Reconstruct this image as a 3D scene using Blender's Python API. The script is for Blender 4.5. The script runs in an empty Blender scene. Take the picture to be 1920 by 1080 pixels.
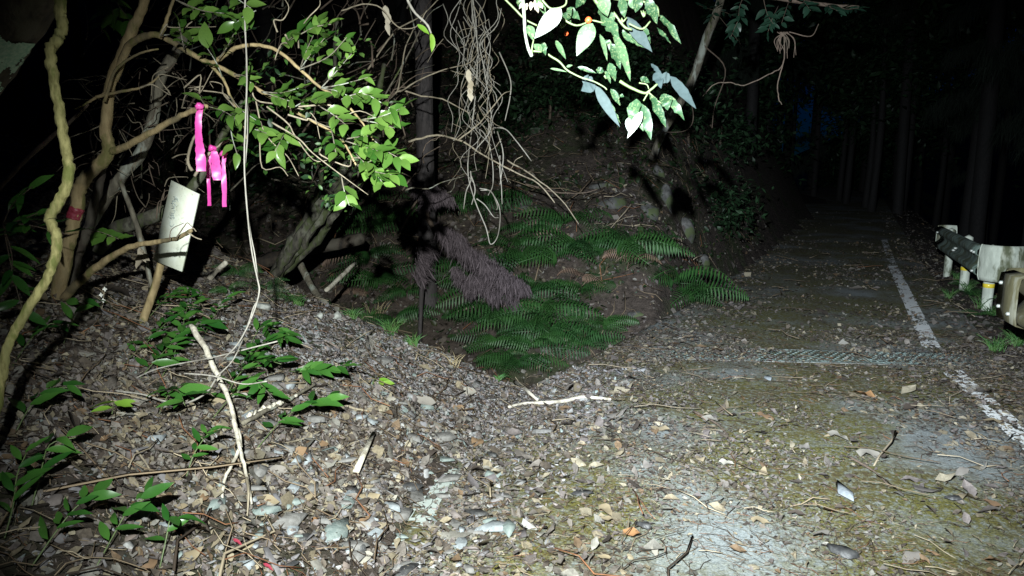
import bpy, math
import numpy as np
from mathutils import Vector, Matrix
R = math.radians
rng = np.random.default_rng(11)
SC = bpy.context.scene
COL = SC.collection

# ---------------------------------------------------------------- camera, sky, lamps
F_PX = 1321.0; CAM_Z = 1.55; PITCH = R(9.0)
cam_d = bpy.data.cameras.new('camera'); cam = bpy.data.objects.new('camera', cam_d); COL.objects.link(cam)
cam_d.sensor_width = 36; cam_d.lens = 36 * F_PX / 1920; cam_d.clip_start = .05; cam_d.clip_end = 2000
cam.location = (0, 0, CAM_Z); cam.rotation_euler = (R(90) - PITCH, 0, 0)
SC.camera = cam
world = bpy.data.worlds.new('World'); SC.world = world; world.use_nodes = True
wn = world.node_tree.nodes; wl = world.node_tree.links
sky = wn.new('ShaderNodeTexSky'); sky.sky_type = 'NISHITA'; sky.sun_disc = False
sky.sun_elevation = R(4.0); sky.sun_rotation = R(200); sky.ozone_density = 10; sky.dust_density = 0   # a moonlit sky is a sunlit one, thousands of times dimmer
bg = wn['Background']; bg.inputs['Strength'].default_value = .007
wl.new(sky.outputs[0], bg.inputs[0])
SC.view_settings.view_transform = 'Standard'; SC.view_settings.look = 'None'
SC.view_settings.exposure = 0; SC.view_settings.gamma = 1; SC.view_settings.use_curve_mapping = False

def spot(name, loc, target, watts, size, blend, colour, radius):
    l = bpy.data.lights.new(name, 'SPOT'); o = bpy.data.objects.new(name, l); COL.objects.link(o)
    l.energy = watts; l.spot_size = R(size); l.spot_blend = blend; l.color = colour; l.shadow_soft_size = radius
    o.location = loc
    o.rotation_euler = (Vector(target) - Vector(loc)).to_track_quat('-Z', 'Y').to_euler()
    return o
# the walker's head torch (wide), plus a narrow beam added to brighten the far road, both above and left of the camera
spot('torch_flood', (-.24, .05, 2.0), (.50, 4.0, .62), 2450, 89, 1.0, (.93, 1.0, .96), .02)
spot('added_far_beam', (-.24, .05, 2.01), (3.1, 8.0, .05), 2900, 54, 1.0, (.74, .86, 1.0), .02)

# ---------------------------------------------------------------- noise and terrain
_perm = np.random.default_rng(3).random((256, 256))
def vnoise(x, y):
    x = np.asarray(x, float); y = np.asarray(y, float)
    xi = np.floor(x).astype(int); yi = np.floor(y).astype(int)
    fx = x - xi; fy = y - yi; fx = fx * fx * (3 - 2 * fx); fy = fy * fy * (3 - 2 * fy)
    g = lambda a, b: _perm[a & 255, b & 255]
    return (g(xi, yi) * (1 - fx) + g(xi + 1, yi) * fx) * (1 - fy) + (g(xi, yi + 1) * (1 - fx) + g(xi + 1, yi + 1) * fx) * fy
def fbm(x, y, o=4):
    a = 0; w = .5; t = 0
    for k in range(o):
        a = a + w * vnoise(np.asarray(x) * 2**k + 17.3 * k, np.asarray(y) * 2**k + 5.1 * k); t += w; w *= .55
    return a / t
XL_Y = [-6, 1.5, 2.6, 3.3, 5.0, 6.2, 8.6, 14, 22, 30, 60, 400]
XL_X = [-.9, -.62, -.52, -.42, .15, .85, 2.25, 5.0, 8.9, 12.4, 21.5, 138]
XR_Y = [-6, 1.5, 2.6, 4.0, 4.5, 5.6, 6.1, 14, 30, 60, 400]
XR_X = [.8, 2.3, 2.62, 3.06, 3.22, 3.57, 3.75, 7.5, 15.2, 25.0, 146]
def xl(y): return np.interp(y, XL_Y, XL_X)
def xr(y): return np.interp(y, XR_Y, XR_X)
def zroad(y): return .03 * np.maximum(np.asarray(y, float) - 12, 0)
def terrain(x, y, rough=True):
    x = np.asarray(x, float); y = np.asarray(y, float)
    s = xl(y) - x; sr = x - xr(y); zr = zroad(y)
    k = np.interp(y, [1, 3.7, 5.2, 6], [.50, .50, .35, .31])
    zf = zr + k * np.clip(s, 0, 2.3) + .38 * np.maximum(s - 2.3, 0)
    yr = np.interp(x, [-9, -3, -2.2, -1.34, .15, .6], [7.4, 6.1, 5.6, 5.25, 5.0, 5.0])
    e = y - yr
    lump = .10 * (fbm(x * 1.3 + 4, y * 1.3) - .5) + .05 * (fbm(x * 5, y * 5) - .5) if rough else 0
    zfront = zf + np.clip(s * 2, 0, 1) * lump - 1.1 * np.maximum(e, 0) - .10 * np.maximum(e + .25, 0)
    d = (x - .5) * .42 + (y - 6.0) * .907; u = -(x - .5) * .907 + (y - 6.0) * .42
    zax = -1.45 + .24 * np.clip(u, 0, 6) + .1 * np.maximum(u - 6, 0)
    hill = zax + np.interp(d, [0, .3, 2.5, 4, 8, 20, 60, 300], [0, .25, 2.25, 2.85, 4.8, 12.5, 40, 120])
    r2 = (.35 * (fbm(x * .9, y * .9) - .5) + .12 * (fbm(x * 4, y * 4) - .5)) if rough else 0
    hill = hill + r2 * np.clip(d * 1.5, 0, 1)
    face = zr + 1.9 * s + (.5 * np.clip(s, 0, 1) * (fbm(x * 2.5 + 9, y * 2.5) - .45) if rough else 0)
    kk = .55; hh = np.clip(.5 + .5 * (face - hill) / kk, 0, 1); back = np.minimum(face * (1 - hh) + hill * hh - kk * hh * (1 - hh) * np.clip(s * 3, 0, 1), face)
    zl = np.maximum(zfront, back)
    drop = -.75 * np.maximum(sr - 1.3, 0)
    drop = np.maximum(drop, -7) + .45 * np.maximum(sr - 30, 0)
    zrt = zr + drop + (np.clip(sr, 0, 1) * .08 * (fbm(x * 3, y * 3) - .3) if rough else 0)
    z = np.where(s > 0, zl, np.where(sr > .55, zrt, zr - .03))
    return z
def surf(x, y):
    x = np.asarray(x, float); y = np.asarray(y, float)
    s = xl(y) - x; sr = x - xr(y)
    on = (s <= 0) & (sr <= .55)
    return np.where(on, zroad(y) + .006, terrain(x, y))
def normals(x, y, e=.03):
    zx = (surf(x + e, y) - surf(x - e, y)) / (2 * e); zy = (surf(x, y + e) - surf(x, y - e)) / (2 * e)
    n = np.stack([-np.clip(zx, -2, 2), -np.clip(zy, -2, 2), np.ones_like(zx)], -1)
    return n / np.linalg.norm(n, axis=-1, keepdims=True)

CP, SP = math.cos(PITCH), math.sin(PITCH)
def ray(px, py):
    a = (px - 960) / F_PX; b = (540 - py) / F_PX
    return np.array([a, CP + b * SP, -SP + b * CP])
def P(px, py, Y):
    """the point seen at (px, py) of the photograph that lies Y metres ahead"""
    d = ray(px, py); return np.array([0, 0, CAM_Z]) + d * (Y / d[1])
_T = np.concatenate([np.linspace(1.2, 14, 2600), np.linspace(14.01, 60, 900)])
def G(px, py, lift=0.0):
    """the ground point seen at (px, py)"""
    d = ray(px, py); q = np.array([0, 0, CAM_Z]) + d[None] * (_T / d[1])[:, None]
    below = q[:, 2] <= surf(q[:, 0], q[:, 1])
    i = int(np.argmax(below)) if below.any() else len(_T) - 1
    p = q[i].copy(); p[2] = float(surf(p[0], p[1])) + lift
    return p

# ---------------------------------------------------------------- materials
def mat(name):
    m = bpy.data.materials.new(name); m.use_nodes = True
    nt = m.node_tree; b = nt.nodes['Principled BSDF']
    return m, nt, nt.nodes, nt.links, b
def noise_node(n, l, scale, detail=4, vec=None, rough=.6):
    t = n.new('ShaderNodeTexNoise'); t.inputs['Scale'].default_value = scale; t.inputs['Detail'].default_value = detail
    t.inputs['Roughness'].default_value = rough
    if vec is not None: l.new(vec, t.inputs['Vector'])
    return t.outputs['Fac']
def ramp(n, l, fac, stops):
    r = n.new('ShaderNodeValToRGB'); e = r.color_ramp.elements
    while len(e) < len(stops): e.new(.5)
    for i, (p, c) in enumerate(stops):
        e[i].position = p; e[i].color = (c, c, c, 1) if isinstance(c, (int, float)) else (*c, 1)
    l.new(fac, r.inputs[0]); return r.outputs[0]
def mixc(n, l, fac, a, b, mode='MIX'):
    m = n.new('ShaderNodeMix'); m.data_type = 'RGBA'; m.blend_type = mode
    if isinstance(fac, (int, float)): m.inputs[0].default_value = fac
    else: l.new(fac, m.inputs[0])
    for i, v in ((6, a), (7, b)):
        if isinstance(v, tuple): m.inputs[i].default_value = (*v, 1)
        else: l.new(v, m.inputs[i])
    return m.outputs[2]
def bump(n, l, b, h, strength, dist=.02):
    k = n.new('ShaderNodeBump'); k.inputs['Strength'].default_value = strength; k.inputs['Distance'].default_value = dist
    l.new(h, k.inputs['Height']); l.new(k.outputs[0], b.inputs['Normal'])
def pos(n): return n.new('ShaderNodeNewGeometry').outputs['Position']

def m_bark(name, c1, c2, c3, sc=30, moss=0.0, mosscol=(.06, .08, .02), stretch=True):
    m, nt, n, l, b = mat(name)
    p = n.new('ShaderNodeTexCoord').outputs['Object']
    mp = n.new('ShaderNodeMapping'); mp.inputs['Scale'].default_value = (1, 1, .35) if stretch else (1, 1, 1); l.new(p, mp.inputs[0]); p = mp.outputs[0]
    f1 = noise_node(n, l, sc, 6, p); f2 = noise_node(n, l, sc * .25, 4, p)
    c = mixc(n, l, ramp(n, l, f1, [(.35, 0), (.62, 1)]), c1, c2)
    c = mixc(n, l, ramp(n, l, f2, [(.52, 0), (.62, 1)]), c, c3)
    if moss > 0:
        f3 = noise_node(n, l, sc * .4, 5, p)
        c = mixc(n, l, ramp(n, l, f3, [(.62 - moss * .3, 0), (.7 - moss * .3, 1)]), c, mosscol)
    l.new(c, b.inputs['Base Color']); b.inputs['Roughness'].default_value = .85
    bump(n, l, b, f1, .7, .01)
    return m
def m_leaf(name, c1, c2, rough=.38, trans=.25, spots=None):
    m, nt, n, l, b = mat(name)
    oi = n.new('ShaderNodeObjectInfo')
    c = mixc(n, l, oi.outputs['Random'], c1, c2)
    p = n.new('ShaderNodeTexCoord').outputs['Object']
    f = noise_node(n, l, 60, 3, p)
    c = mixc(n, l, ramp(n, l, f, [(.3, 0), (.75, .5)]), c, tuple(x * .55 for x in c1))
    if spots:
        f2 = noise_node(n, l, 110, 2, p); c = mixc(n, l, ramp(n, l, f2, [(.56, 0), (.6, .9)]), c, spots)
    l.new(c, b.inputs['Base Color']); b.inputs['Roughness'].default_value = rough
    b.inputs['Specular IOR Level'].default_value = .45
    t = n.new('ShaderNodeBsdfTranslucent'); l.new(c, t.inputs['Color'])
    mx = n.new('ShaderNodeMixShader'); mx.inputs[0].default_value = trans
    l.new(b.outputs[0], mx.inputs[1]); l.new(t.outputs[0], mx.inputs[2])
    l.new(mx.outputs[0], n['Material Output'].inputs['Surface'])
    return m
def m_col(name, rough=.8, trans=0.0, spec=.3, grain=0):
    """stuff made of many pieces: every piece carries its own colour"""
    m, nt, n, l, b = mat(name)
    a = n.new('ShaderNodeAttribute'); a.attribute_name = 'Col'
    c = a.outputs['Color']
    if grain:
        f = noise_node(n, l, grain, 4, pos(n)); c = mixc(n, l, ramp(n, l, f, [(.3, .55), (.7, 0)]), c, mixc(n, l, 1.0, c, (.35, .33, .3), 'MULTIPLY'))
    l.new(c, b.inputs['Base Color']); b.inputs['Roughness'].default_value = rough; b.inputs['Specular IOR Level'].default_value = spec
    if trans:
        t = n.new('ShaderNodeBsdfTranslucent'); l.new(c, t.inputs['Color'])
        mx = n.new('ShaderNodeMixShader'); mx.inputs[0].default_value = trans
        l.new(b.outputs[0], mx.inputs[1]); l.new(t.outputs[0], mx.inputs[2]); l.new(mx.outputs[0], n['Material Output'].inputs['Surface'])
    return m
def m_plain(name, c, rough=.6, c2=None, sc=40, bmp=0.0, metal=0.0, spec=.5):
    m, nt, n, l, b = mat(name)
    if c2 is not None or bmp:
        f = noise_node(n, l, sc, 6, n.new('ShaderNodeTexCoord').outputs['Object'])
        if c2 is not None: l.new(mixc(n, l, ramp(n, l, f, [(.38, 0), (.62, 1)]), c, c2), b.inputs['Base Color'])
        else: b.inputs['Base Color'].default_value = (*c, 1)
        if bmp: bump(n, l, b, f, bmp, .01)
    else: b.inputs['Base Color'].default_value = (*c, 1)
    b.inputs['Roughness'].default_value = rough; b.inputs['Metallic'].default_value = metal; b.inputs['Specular IOR Level'].default_value = spec
    return m

def m_soil():
    m, nt, n, l, b = mat('soil'); p = pos(n)
    f1 = noise_node(n, l, 14, 8, p, .7); f2 = noise_node(n, l, 1.3, 5, p); f3 = noise_node(n, l, 60, 5, p, .7)
    c = mixc(n, l, ramp(n, l, f1, [(.35, 0), (.65, 1)]), (.028, .022, .018), (.085, .066, .056))
    c = mixc(n, l, ramp(n, l, f2, [(.50, 0), (.66, .8)]), c, (.035, .05, .018))
    c = mixc(n, l, ramp(n, l, f3, [(.62, 0), (.7, .8)]), c, (.13, .108, .095))
    l.new(c, b.inputs['Base Color']); b.inputs['Roughness'].default_value = .95; b.inputs['Specular IOR Level'].default_value = .2
    bump(n, l, b, f1, 1.0, .05)
    return m
def m_road():
    m, nt, n, l, b = mat('old_asphalt'); p = pos(n)
    f1 = noise_node(n, l, 90, 6, p, .7); f2 = noise_node(n, l, .9, 6, p, .6); f3 = noise_node(n, l, 26, 8, p, .75); f4 = noise_node(n, l, 2.2, 5, p)
    v = n.new('ShaderNodeTexVoronoi'); v.inputs['Scale'].default_value = 160; l.new(p, v.inputs['Vector'])
    base = mixc(n, l, ramp(n, l, f1, [(.35, 0), (.65, 1)]), (.13, .148, .15), (.29, .315, .315))
    base = mixc(n, l, ramp(n, l, v.outputs['Distance'], [(.1, .7), (.35, 0)]), base, (.1, .1, .095))
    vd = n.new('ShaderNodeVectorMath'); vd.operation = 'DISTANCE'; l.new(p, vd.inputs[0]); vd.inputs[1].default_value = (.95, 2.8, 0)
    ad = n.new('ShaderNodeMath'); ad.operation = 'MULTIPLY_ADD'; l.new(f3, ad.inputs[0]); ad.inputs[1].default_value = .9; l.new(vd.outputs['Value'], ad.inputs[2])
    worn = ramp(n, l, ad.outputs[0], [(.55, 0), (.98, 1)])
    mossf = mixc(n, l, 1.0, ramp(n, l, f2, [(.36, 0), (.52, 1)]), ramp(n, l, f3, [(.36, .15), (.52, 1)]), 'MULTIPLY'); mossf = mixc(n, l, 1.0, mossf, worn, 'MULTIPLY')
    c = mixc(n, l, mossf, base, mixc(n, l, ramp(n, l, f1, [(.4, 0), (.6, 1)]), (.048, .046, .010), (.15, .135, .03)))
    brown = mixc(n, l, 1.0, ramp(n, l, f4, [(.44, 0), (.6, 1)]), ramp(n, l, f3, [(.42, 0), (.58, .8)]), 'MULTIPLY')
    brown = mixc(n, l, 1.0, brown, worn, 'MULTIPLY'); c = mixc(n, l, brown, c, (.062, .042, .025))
    l.new(c, b.inputs['Base Color']); b.inputs['Roughness'].default_value = .85; b.inputs['Specular IOR Level'].default_value = .3
    h = mixc(n, l, .5, f3, f1); bump(n, l, b, h, .8, .012)
    return m
MAT = {}
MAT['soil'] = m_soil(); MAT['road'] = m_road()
MAT['litter'] = m_col('fallen_leaves', .75, .08, .35, grain=120)
MAT['stone'] = m_col('slate_chips', .85, 0, .15, grain=60)
MAT['needle'] = m_col('needles', .8)
MAT['foliage'] = m_col('foliage', .5, .2, .4)
MAT['bark_yellow'] = m_bark('smooth_yellow_bark', (.18, .13, .062), (.33, .25, .13), (.12, .095, .05), 28, .25, (.12, .11, .035))
MAT['bark_vine'] = m_bark('olive_vine_bark', (.11, .10, .03), (.30, .27, .11), (.13, .13, .045), 45, .4, (.11, .12, .028))
MAT['bark_brown_shaded'] = m_bark('brown_shaded_bark', (.014, .011, .009), (.045, .032, .022), (.06, .052, .04), 25)  # brown bark darkened further, standing in for shade outside the beam
MAT['bark_cedar'] = m_bark('cedar_bark', (.02, .017, .018), (.065, .055, .056), (.036, .03, .03), 40)
MAT['bark_shaded'] = m_bark('shaded_cedar_bark', (.005, .0045, .0045), (.016, .014, .014), (.009, .008, .008), 40)  # cedar bark with the dark of the unlit forest put into its colour
MAT['bark_grey'] = m_bark('lichen_bark', (.07, .06, .045), (.18, .16, .12), (.30, .32, .28), 30, .1)
MAT['bark_moss'] = m_bark('mossy_bark', (.018, .016, .012), (.075, .068, .052), (.12, .12, .09), 35, .4, (.045, .055, .02))
MAT['twig'] = m_bark('dry_twig', (.17, .14, .10), (.30, .255, .185), (.12, .1, .07), 50)
MAT['twig_pale'] = m_bark('pale_vine', (.20, .185, .165), (.34, .32, .285), (.15, .135, .115), 50)
MAT['twig_dark'] = m_bark('brown_twig', (.06, .042, .03), (.14, .10, .075), (.09, .07, .05), 40)
MAT['twig_white'] = m_bark('bleached_wood', (.32, .29, .24), (.55, .51, .43), (.25, .22, .175), 60)
MAT['leaf_tree'] = m_leaf('glossy_leaf', (.022, .075, .010), (.14, .245, .05), .30)
MAT['leaf_shrub'] = m_leaf('shrub_leaf', (.018, .085, .014), (.075, .20, .035), .32)
MAT['leaf_yellow'] = m_leaf('yellow_green_leaf', (.15, .33, .03), (.24, .36, .06), .4)
MAT['leaf_near'] = m_leaf('spotted_laurel_leaf', (.018, .052, .020), (.045, .098, .042), .45, .2, (.10, .135, .06))
MAT['leaf_pale'] = m_leaf('pale_leaf_underside', (.28, .33, .27), (.38, .43, .36), .5, .2)
MAT['leaf_blue'] = m_leaf('grey_leaf_underside', (.03, .046, .046), (.045, .062, .06), .7, .1)
MAT['leaf_blue'].node_tree.nodes['Principled BSDF'].inputs['Specular IOR Level'].default_value = .12
MAT['leaf_dead'] = m_leaf('dead_leaf', (.30, .25, .18), (.45, .40, .32), .8, .15)
MAT['fern'] = m_leaf('fern_frond', (.012, .055, .012), (.04, .115, .025), .55, .1)
MAT['fern_dead'] = m_leaf('dead_fern', (.21, .13, .09), (.26, .18, .14), .8, .1)
MAT['stem_green'] = m_plain('green_stem', (.075, .11, .04), .5, (.12, .16, .065), 50)
MAT['line'] = None
MAT['rock'] = m_bark('outcrop_rock', (.028, .027, .025), (.105, .102, .098), (.05, .053, .045), 14, .4, (.05, .065, .025), stretch=False)
MAT['concrete'] = m_plain('old_concrete', (.16, .165, .155), .9, (.34, .35, .33), 30, .6)

# ---------------------------------------------------------------- mesh helpers
def npmesh(name, V, Fs, cols=None, smooth=False):
    """Fs: list of integer arrays (n, k) with one k each; cols: one colour per face in the same order"""
    V = np.asarray(V, np.float32); me = bpy.data.meshes.new(name)
    Fs = [np.asarray(f, np.int32) for f in Fs if len(f)]
    loops = np.concatenate([f.ravel() for f in Fs]); cnt = np.concatenate([np.full(len(f), f.shape[1], np.int32) for f in Fs])
    start = np.concatenate([[0], np.cumsum(cnt)[:-1]]).astype(np.int32)
    me.vertices.add(len(V)); me.vertices.foreach_set('co', V.ravel())
    me.loops.add(len(loops)); me.loops.foreach_set('vertex_index', loops)
    me.polygons.add(len(cnt)); me.polygons.foreach_set('loop_start', start); me.polygons.foreach_set('loop_total', cnt)
    if smooth: me.polygons.foreach_set('use_smooth', np.ones(len(cnt), bool))
    me.update(calc_edges=True)
    if cols is not None:
        a = me.attributes.new('Col', 'FLOAT_COLOR', 'FACE'); c = np.ones((len(cnt), 4), np.float32); c[:, :3] = cols
        a.data.foreach_set('color', c.ravel())
    return me
def link(name, me, m, parent=None, loc=(0, 0, 0)):
    o = bpy.data.objects.new(name, me); COL.objects.link(o)
    if m is not None and me is not None and len(me.materials) == 0: me.materials.append(m)
    o.location = loc
    if parent is not None: o.parent = parent
    return o
def tag(o, label=None, cat=None, group=None, kind=None):
    if label: o['label'] = label
    if cat: o['category'] = cat
    if group: o['group'] = group
    if kind: o['kind'] = kind
    return o
def thing(name, base, label, cat, group=None):
    o = bpy.data.objects.new(name, None); COL.objects.link(o); o.location = [float(v) for v in base]; o.empty_display_size = .1
    return tag(o, label, cat, group)
def base_of(o):
    b = Vector((0, 0, 0))
    while o is not None: b = b + o.location; o = o.parent
    return np.array(b)
def put(name, VF, m, parent=None, smooth=True, base=None, cols=None):
    """link a mesh given in world coordinates, as a child of parent or with its origin at base"""
    V, Fs = VF
    b = base_of(parent) if parent is not None else np.array(base if base is not None else V.mean(0))
    me = npmesh(name, V - b, Fs, cols, smooth)
    return link(name, me, m, parent, (0, 0, 0) if parent is not None else [float(v) for v in b])
def join(parts):
    Vs, out, off = [], {}, 0
    for V, Fs in parts:
        Vs.append(V)
        for f in Fs:
            f = np.asarray(f); out.setdefault(f.shape[1], []).append(f + off)
        off += len(V)
    return np.concatenate(Vs), [np.concatenate(v) for v in out.values()]
def spline(pts, rad, per=5):
    pts = np.asarray(pts, float); rad = np.asarray(rad, float) if np.ndim(rad) else np.full(len(pts), float(rad))
    if len(rad) != len(pts): rad = np.interp(np.linspace(0, 1, len(pts)), np.linspace(0, 1, len(rad)), rad)
    p = np.vstack([2 * pts[0] - pts[1], pts, 2 * pts[-1] - pts[-2]]); q, r = [], []
    for i in range(len(pts) - 1):
        for t in np.linspace(0, 1, per, endpoint=False):
            a, b, c, d = p[i], p[i + 1], p[i + 2], p[i + 3]
            q.append(.5 * (2 * b + (c - a) * t + (2 * a - 5 * b + 4 * c - d) * t**2 + (3 * b - a - 3 * c + d) * t**3)); r.append(rad[i] * (1 - t) + rad[i + 1] * t)
    q.append(pts[-1]); r.append(rad[-1])
    return np.array(q), np.array(r)
def tube(pts, rad, sides=7, per=5, rough=.10, wob=0.0):
    q, r = spline(pts, rad, per)
    if wob:
        w = rng.normal(0, 1, q.shape); w[0] = w[-1] = 0; q = q + w * wob * r[:, None]
    n = len(q); T = np.gradient(q, axis=0); T /= np.linalg.norm(T, axis=1, keepdims=True) + 1e-9
    up = np.array([0, 0, 1.]) if abs(T[0][2]) < .9 else np.array([1., 0, 0])
    A = np.zeros_like(q); a = np.cross(T[0], up); a /= np.linalg.norm(a)
    for i in range(n):
        a = a - T[i] * a.dot(T[i]); a /= np.linalg.norm(a) + 1e-9; A[i] = a
    B = np.cross(T, A); th = np.linspace(0, 2 * np.pi, sides, endpoint=False)
    rr = r[:, None] * (1 + rough * rng.normal(0, 1, (n, sides)))
    V = q[:, None] + rr[..., None] * (np.cos(th)[None, :, None] * A[:, None] + np.sin(th)[None, :, None] * B[:, None])
    idx = np.arange(n * sides).reshape(n, sides); nx = np.roll(idx, -1, 1)
    Q = np.stack([idx[:-1], nx[:-1], nx[1:], idx[1:]], -1).reshape(-1, 4)
    V = np.concatenate([V.reshape(-1, 3), q[:1] - T[:1] * r[0] * .3, q[-1:] + T[-1:] * r[-1] * .6]); c0, c1 = n * sides, n * sides + 1
    t0 = np.stack([nx[0], idx[0], np.full(sides, c0)], -1); t1 = np.stack([idx[-1], nx[-1], np.full(sides, c1)], -1)
    return V, [Q, np.concatenate([t0, t1])]
def ptube(pix, Y, rpx, **k):
    """a branch along pixels: Y a depth or list of depths, rpx radius in photograph pixels"""
    Ys = np.interp(np.linspace(0, 1, len(pix)), np.linspace(0, 1, np.size(Y)), np.atleast_1d(Y))
    rp = np.interp(np.linspace(0, 1, len(pix)), np.linspace(0, 1, np.size(rpx)), np.atleast_1d(rpx))
    pts = np.array([P(a, b, y) for (a, b), y in zip(pix, Ys)])
    return tube(pts, rp * Ys / F_PX, **k)
def ppts(pix, Y):
    Ys = np.interp(np.linspace(0, 1, len(pix)), np.linspace(0, 1, np.size(Y)), np.atleast_1d(Y))
    return np.array([P(a, b, y) for (a, b), y in zip(pix, Ys)])
def boxm(cx, cy, cz, sx, sy, sz, rot=None):
    s = np.array([[a, b, c] for a in (-1, 1) for b in (-1, 1) for c in (-1, 1)]) * np.array([sx, sy, sz]) / 2
    if rot is not None: s = s @ rot.T
    return s + np.array([cx, cy, cz]), [np.array([[0, 1, 3, 2], [4, 6, 7, 5], [0, 4, 5, 1], [2, 3, 7, 6], [0, 2, 6, 4], [1, 5, 7, 3]])]
def leaf_vf(L=1.0, W=.4, curl=.15, fold=.15, rows=6, wave=.0, seed=0, tipw=.85):
    """pointed oval blade along +x, folded along its midrib"""
    g = np.random.default_rng(seed); t = np.linspace(0, 1, rows + 1)
    w = W * .5 * np.sin(np.pi * t**tipw * .999)**.9 * (1 - .15 * t); w[0] = W * .02; w[-1] = 0
    z = -curl * L * (t**2) + curl * L * .3 * t
    V = []; 
    for i in range(rows + 1):
        a = g.normal(0, wave); b = g.normal(0, wave)
        V += [(t[i] * L, w[i], z[i] + fold * w[i] + a * w[i]), (t[i] * L, 0, z[i]), (t[i] * L, -w[i], z[i] + fold * w[i] + b * w[i])]
    F = []
    for i in range(rows):
        k = 3 * i; F += [(k, k + 1, k + 4, k + 3), (k + 1, k + 2, k + 5, k + 4)]
    return np.array(V, float), [np.array(F)]
def basis(x, n):
    x = np.array(x, float); x /= np.linalg.norm(x) + 1e-9; n = np.array(n, float); n = n - x * n.dot(x)
    if np.linalg.norm(n) < 1e-4: n = np.array([0, 0, 1.]) - x * x[2] + 1e-3
    n /= np.linalg.norm(n); return np.stack([x, np.cross(n, x), n], 1)
def place(name, me, p, Rm, s, parent, m=None):
    """a copy of a shared piece under its thing"""
    o = bpy.data.objects.new(name, me); COL.objects.link(o); o.parent = parent
    q = np.array(p) - (base_of(parent) if parent is not None else 0)
    M = np.eye(4); M[:3, :3] = Rm * s; M[:3, 3] = q
    o.matrix_basis = Matrix(M.tolist())
    return o
def scatter(templates, pts, Rm, sc, cols, jit=.12):
    """many pieces as one stuff mesh: templates are triangle lists"""
    Vs, Fs, Cs, off = [], [], [], 0
    which = rng.integers(0, len(templates), len(pts))
    for k, (tv, tf) in enumerate(templates):
        i = np.where(which == k)[0]
        if not len(i): continue
        v = np.einsum('nij,vj->nvi', Rm[i], tv) * sc[i][:, None, None] if np.ndim(sc) == 1 else np.einsum('nij,nvj->nvi', Rm[i], tv[None] * sc[i][:, None, :])
        v = v + pts[i][:, None]
        f = tf[None] + (off + np.arange(len(i)) * len(tv))[:, None, None]
        Vs.append(v.reshape(-1, 3)); Fs.append(f.reshape(-1, tf.shape[1])); Cs.append(np.repeat(cols[i], len(tf), 0)); off += len(i) * len(tv)
    V = np.concatenate(Vs); Fx = np.concatenate(Fs); C = np.concatenate(Cs) * (1 + jit * rng.normal(0, 1, (len(Fx), 1)))
    return V, [Fx], np.clip(C, .003, .9)
def tri(VF):
    V, Fs = VF; out = []
    for f in Fs:
        if f.shape[1] == 3: out.append(f)
        else:
            for k in range(1, f.shape[1] - 1): out.append(f[:, [0, k, k + 1]])
    return V, np.concatenate(out)
def frames(n, tilt):
    """random spin about the normals n, tipped by about tilt radians"""
    N = len(n); n = n + rng.normal(0, 1, (N, 3)) * np.tan(np.asarray(tilt))[..., None] if np.ndim(tilt) else n + rng.normal(0, 1, (N, 3)) * math.tan(tilt)
    n /= np.linalg.norm(n, axis=1, keepdims=True)
    a = rng.normal(0, 1, (N, 3)); a -= n * (a * n).sum(1, keepdims=True); a /= np.linalg.norm(a, axis=1, keepdims=True)
    return np.stack([a, np.cross(n, a), n], -1)
def palette(cols, w, n):
    c = np.array(cols)[rng.choice(len(cols), n, p=np.array(w) / np.sum(w))]
    return c * rng.uniform(.7, 1.25, (n, 1))

# ---------------------------------------------------------------- ground, road, markings
def axis(lo, f0, f1, hi, fine, grow=1.16):
    a = list(np.arange(f0, f1, fine)); st = fine
    while a[-1] < hi: st *= grow; a.append(a[-1] + st)
    st = fine; b = [f0]
    while b[-1] > lo: st *= grow; b.append(b[-1] - st)
    return np.array(b[:0:-1] + a)
gx = axis(-420, -4.2, 5.2, 420, .04); gy = axis(-200, 1.6, 9.5, 480, .04)
X, Y = np.meshgrid(gx, gy); Z = terrain(X, Y)
idx = np.arange(X.size).reshape(X.shape)
Q = np.stack([idx[:-1, :-1], idx[:-1, 1:], idx[1:, 1:], idx[1:, :-1]], -1).reshape(-1, 4)
o = link('ground', npmesh('ground', np.stack([X, Y, Z], -1).reshape(-1, 3), [Q], smooth=True), MAT['soil']); tag(o, kind='structure')

ry = np.concatenate([np.arange(-6, 12, .06), np.arange(12, 30, .3), np.arange(30, 120, 2.)]); nu = 70
U = np.linspace(0, 1, nu); ex = .035 * (fbm(ry * 4, ry * 0) - .5) * 2
RX = (xl(ry) + ex)[:, None] * (1 - U) + (xr(ry) + .55)[:, None] * U; RY = np.repeat(ry[:, None], nu, 1)
RZ = zroad(RY) + .004 + .010 * (fbm(RX * 2, RY * 2) - .5)
edge = np.stack([RX[:, 0] - .012, RY[:, 0], RZ[:, 0] - .06 - .03 * fbm(ry * 6, ry * 0 + 3)], -1); skirt = np.stack([RX[:, 0] - .05, RY[:, 0], RZ[:, 0] - 1.2], -1)
V = np.concatenate([np.stack([RX, RY, RZ], -1).reshape(-1, 3), edge, skirt]); i0 = np.arange(RX.size).reshape(RX.shape); ne = RX.size + np.arange(len(ry)); ns = ne + len(ry)
Q = np.concatenate([np.stack([i0[:-1, :-1], i0[:-1, 1:], i0[1:, 1:], i0[1:, :-1]], -1).reshape(-1, 4),
                    np.stack([ne[:-1], i0[:-1, 0], i0[1:, 0], ne[1:]], -1), np.stack([ns[:-1], ne[:-1], ne[1:], ns[1:]], -1)])
o = link('road', npmesh('road', V, [Q], smooth=True), MAT['road']); tag(o, kind='structure')

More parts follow.
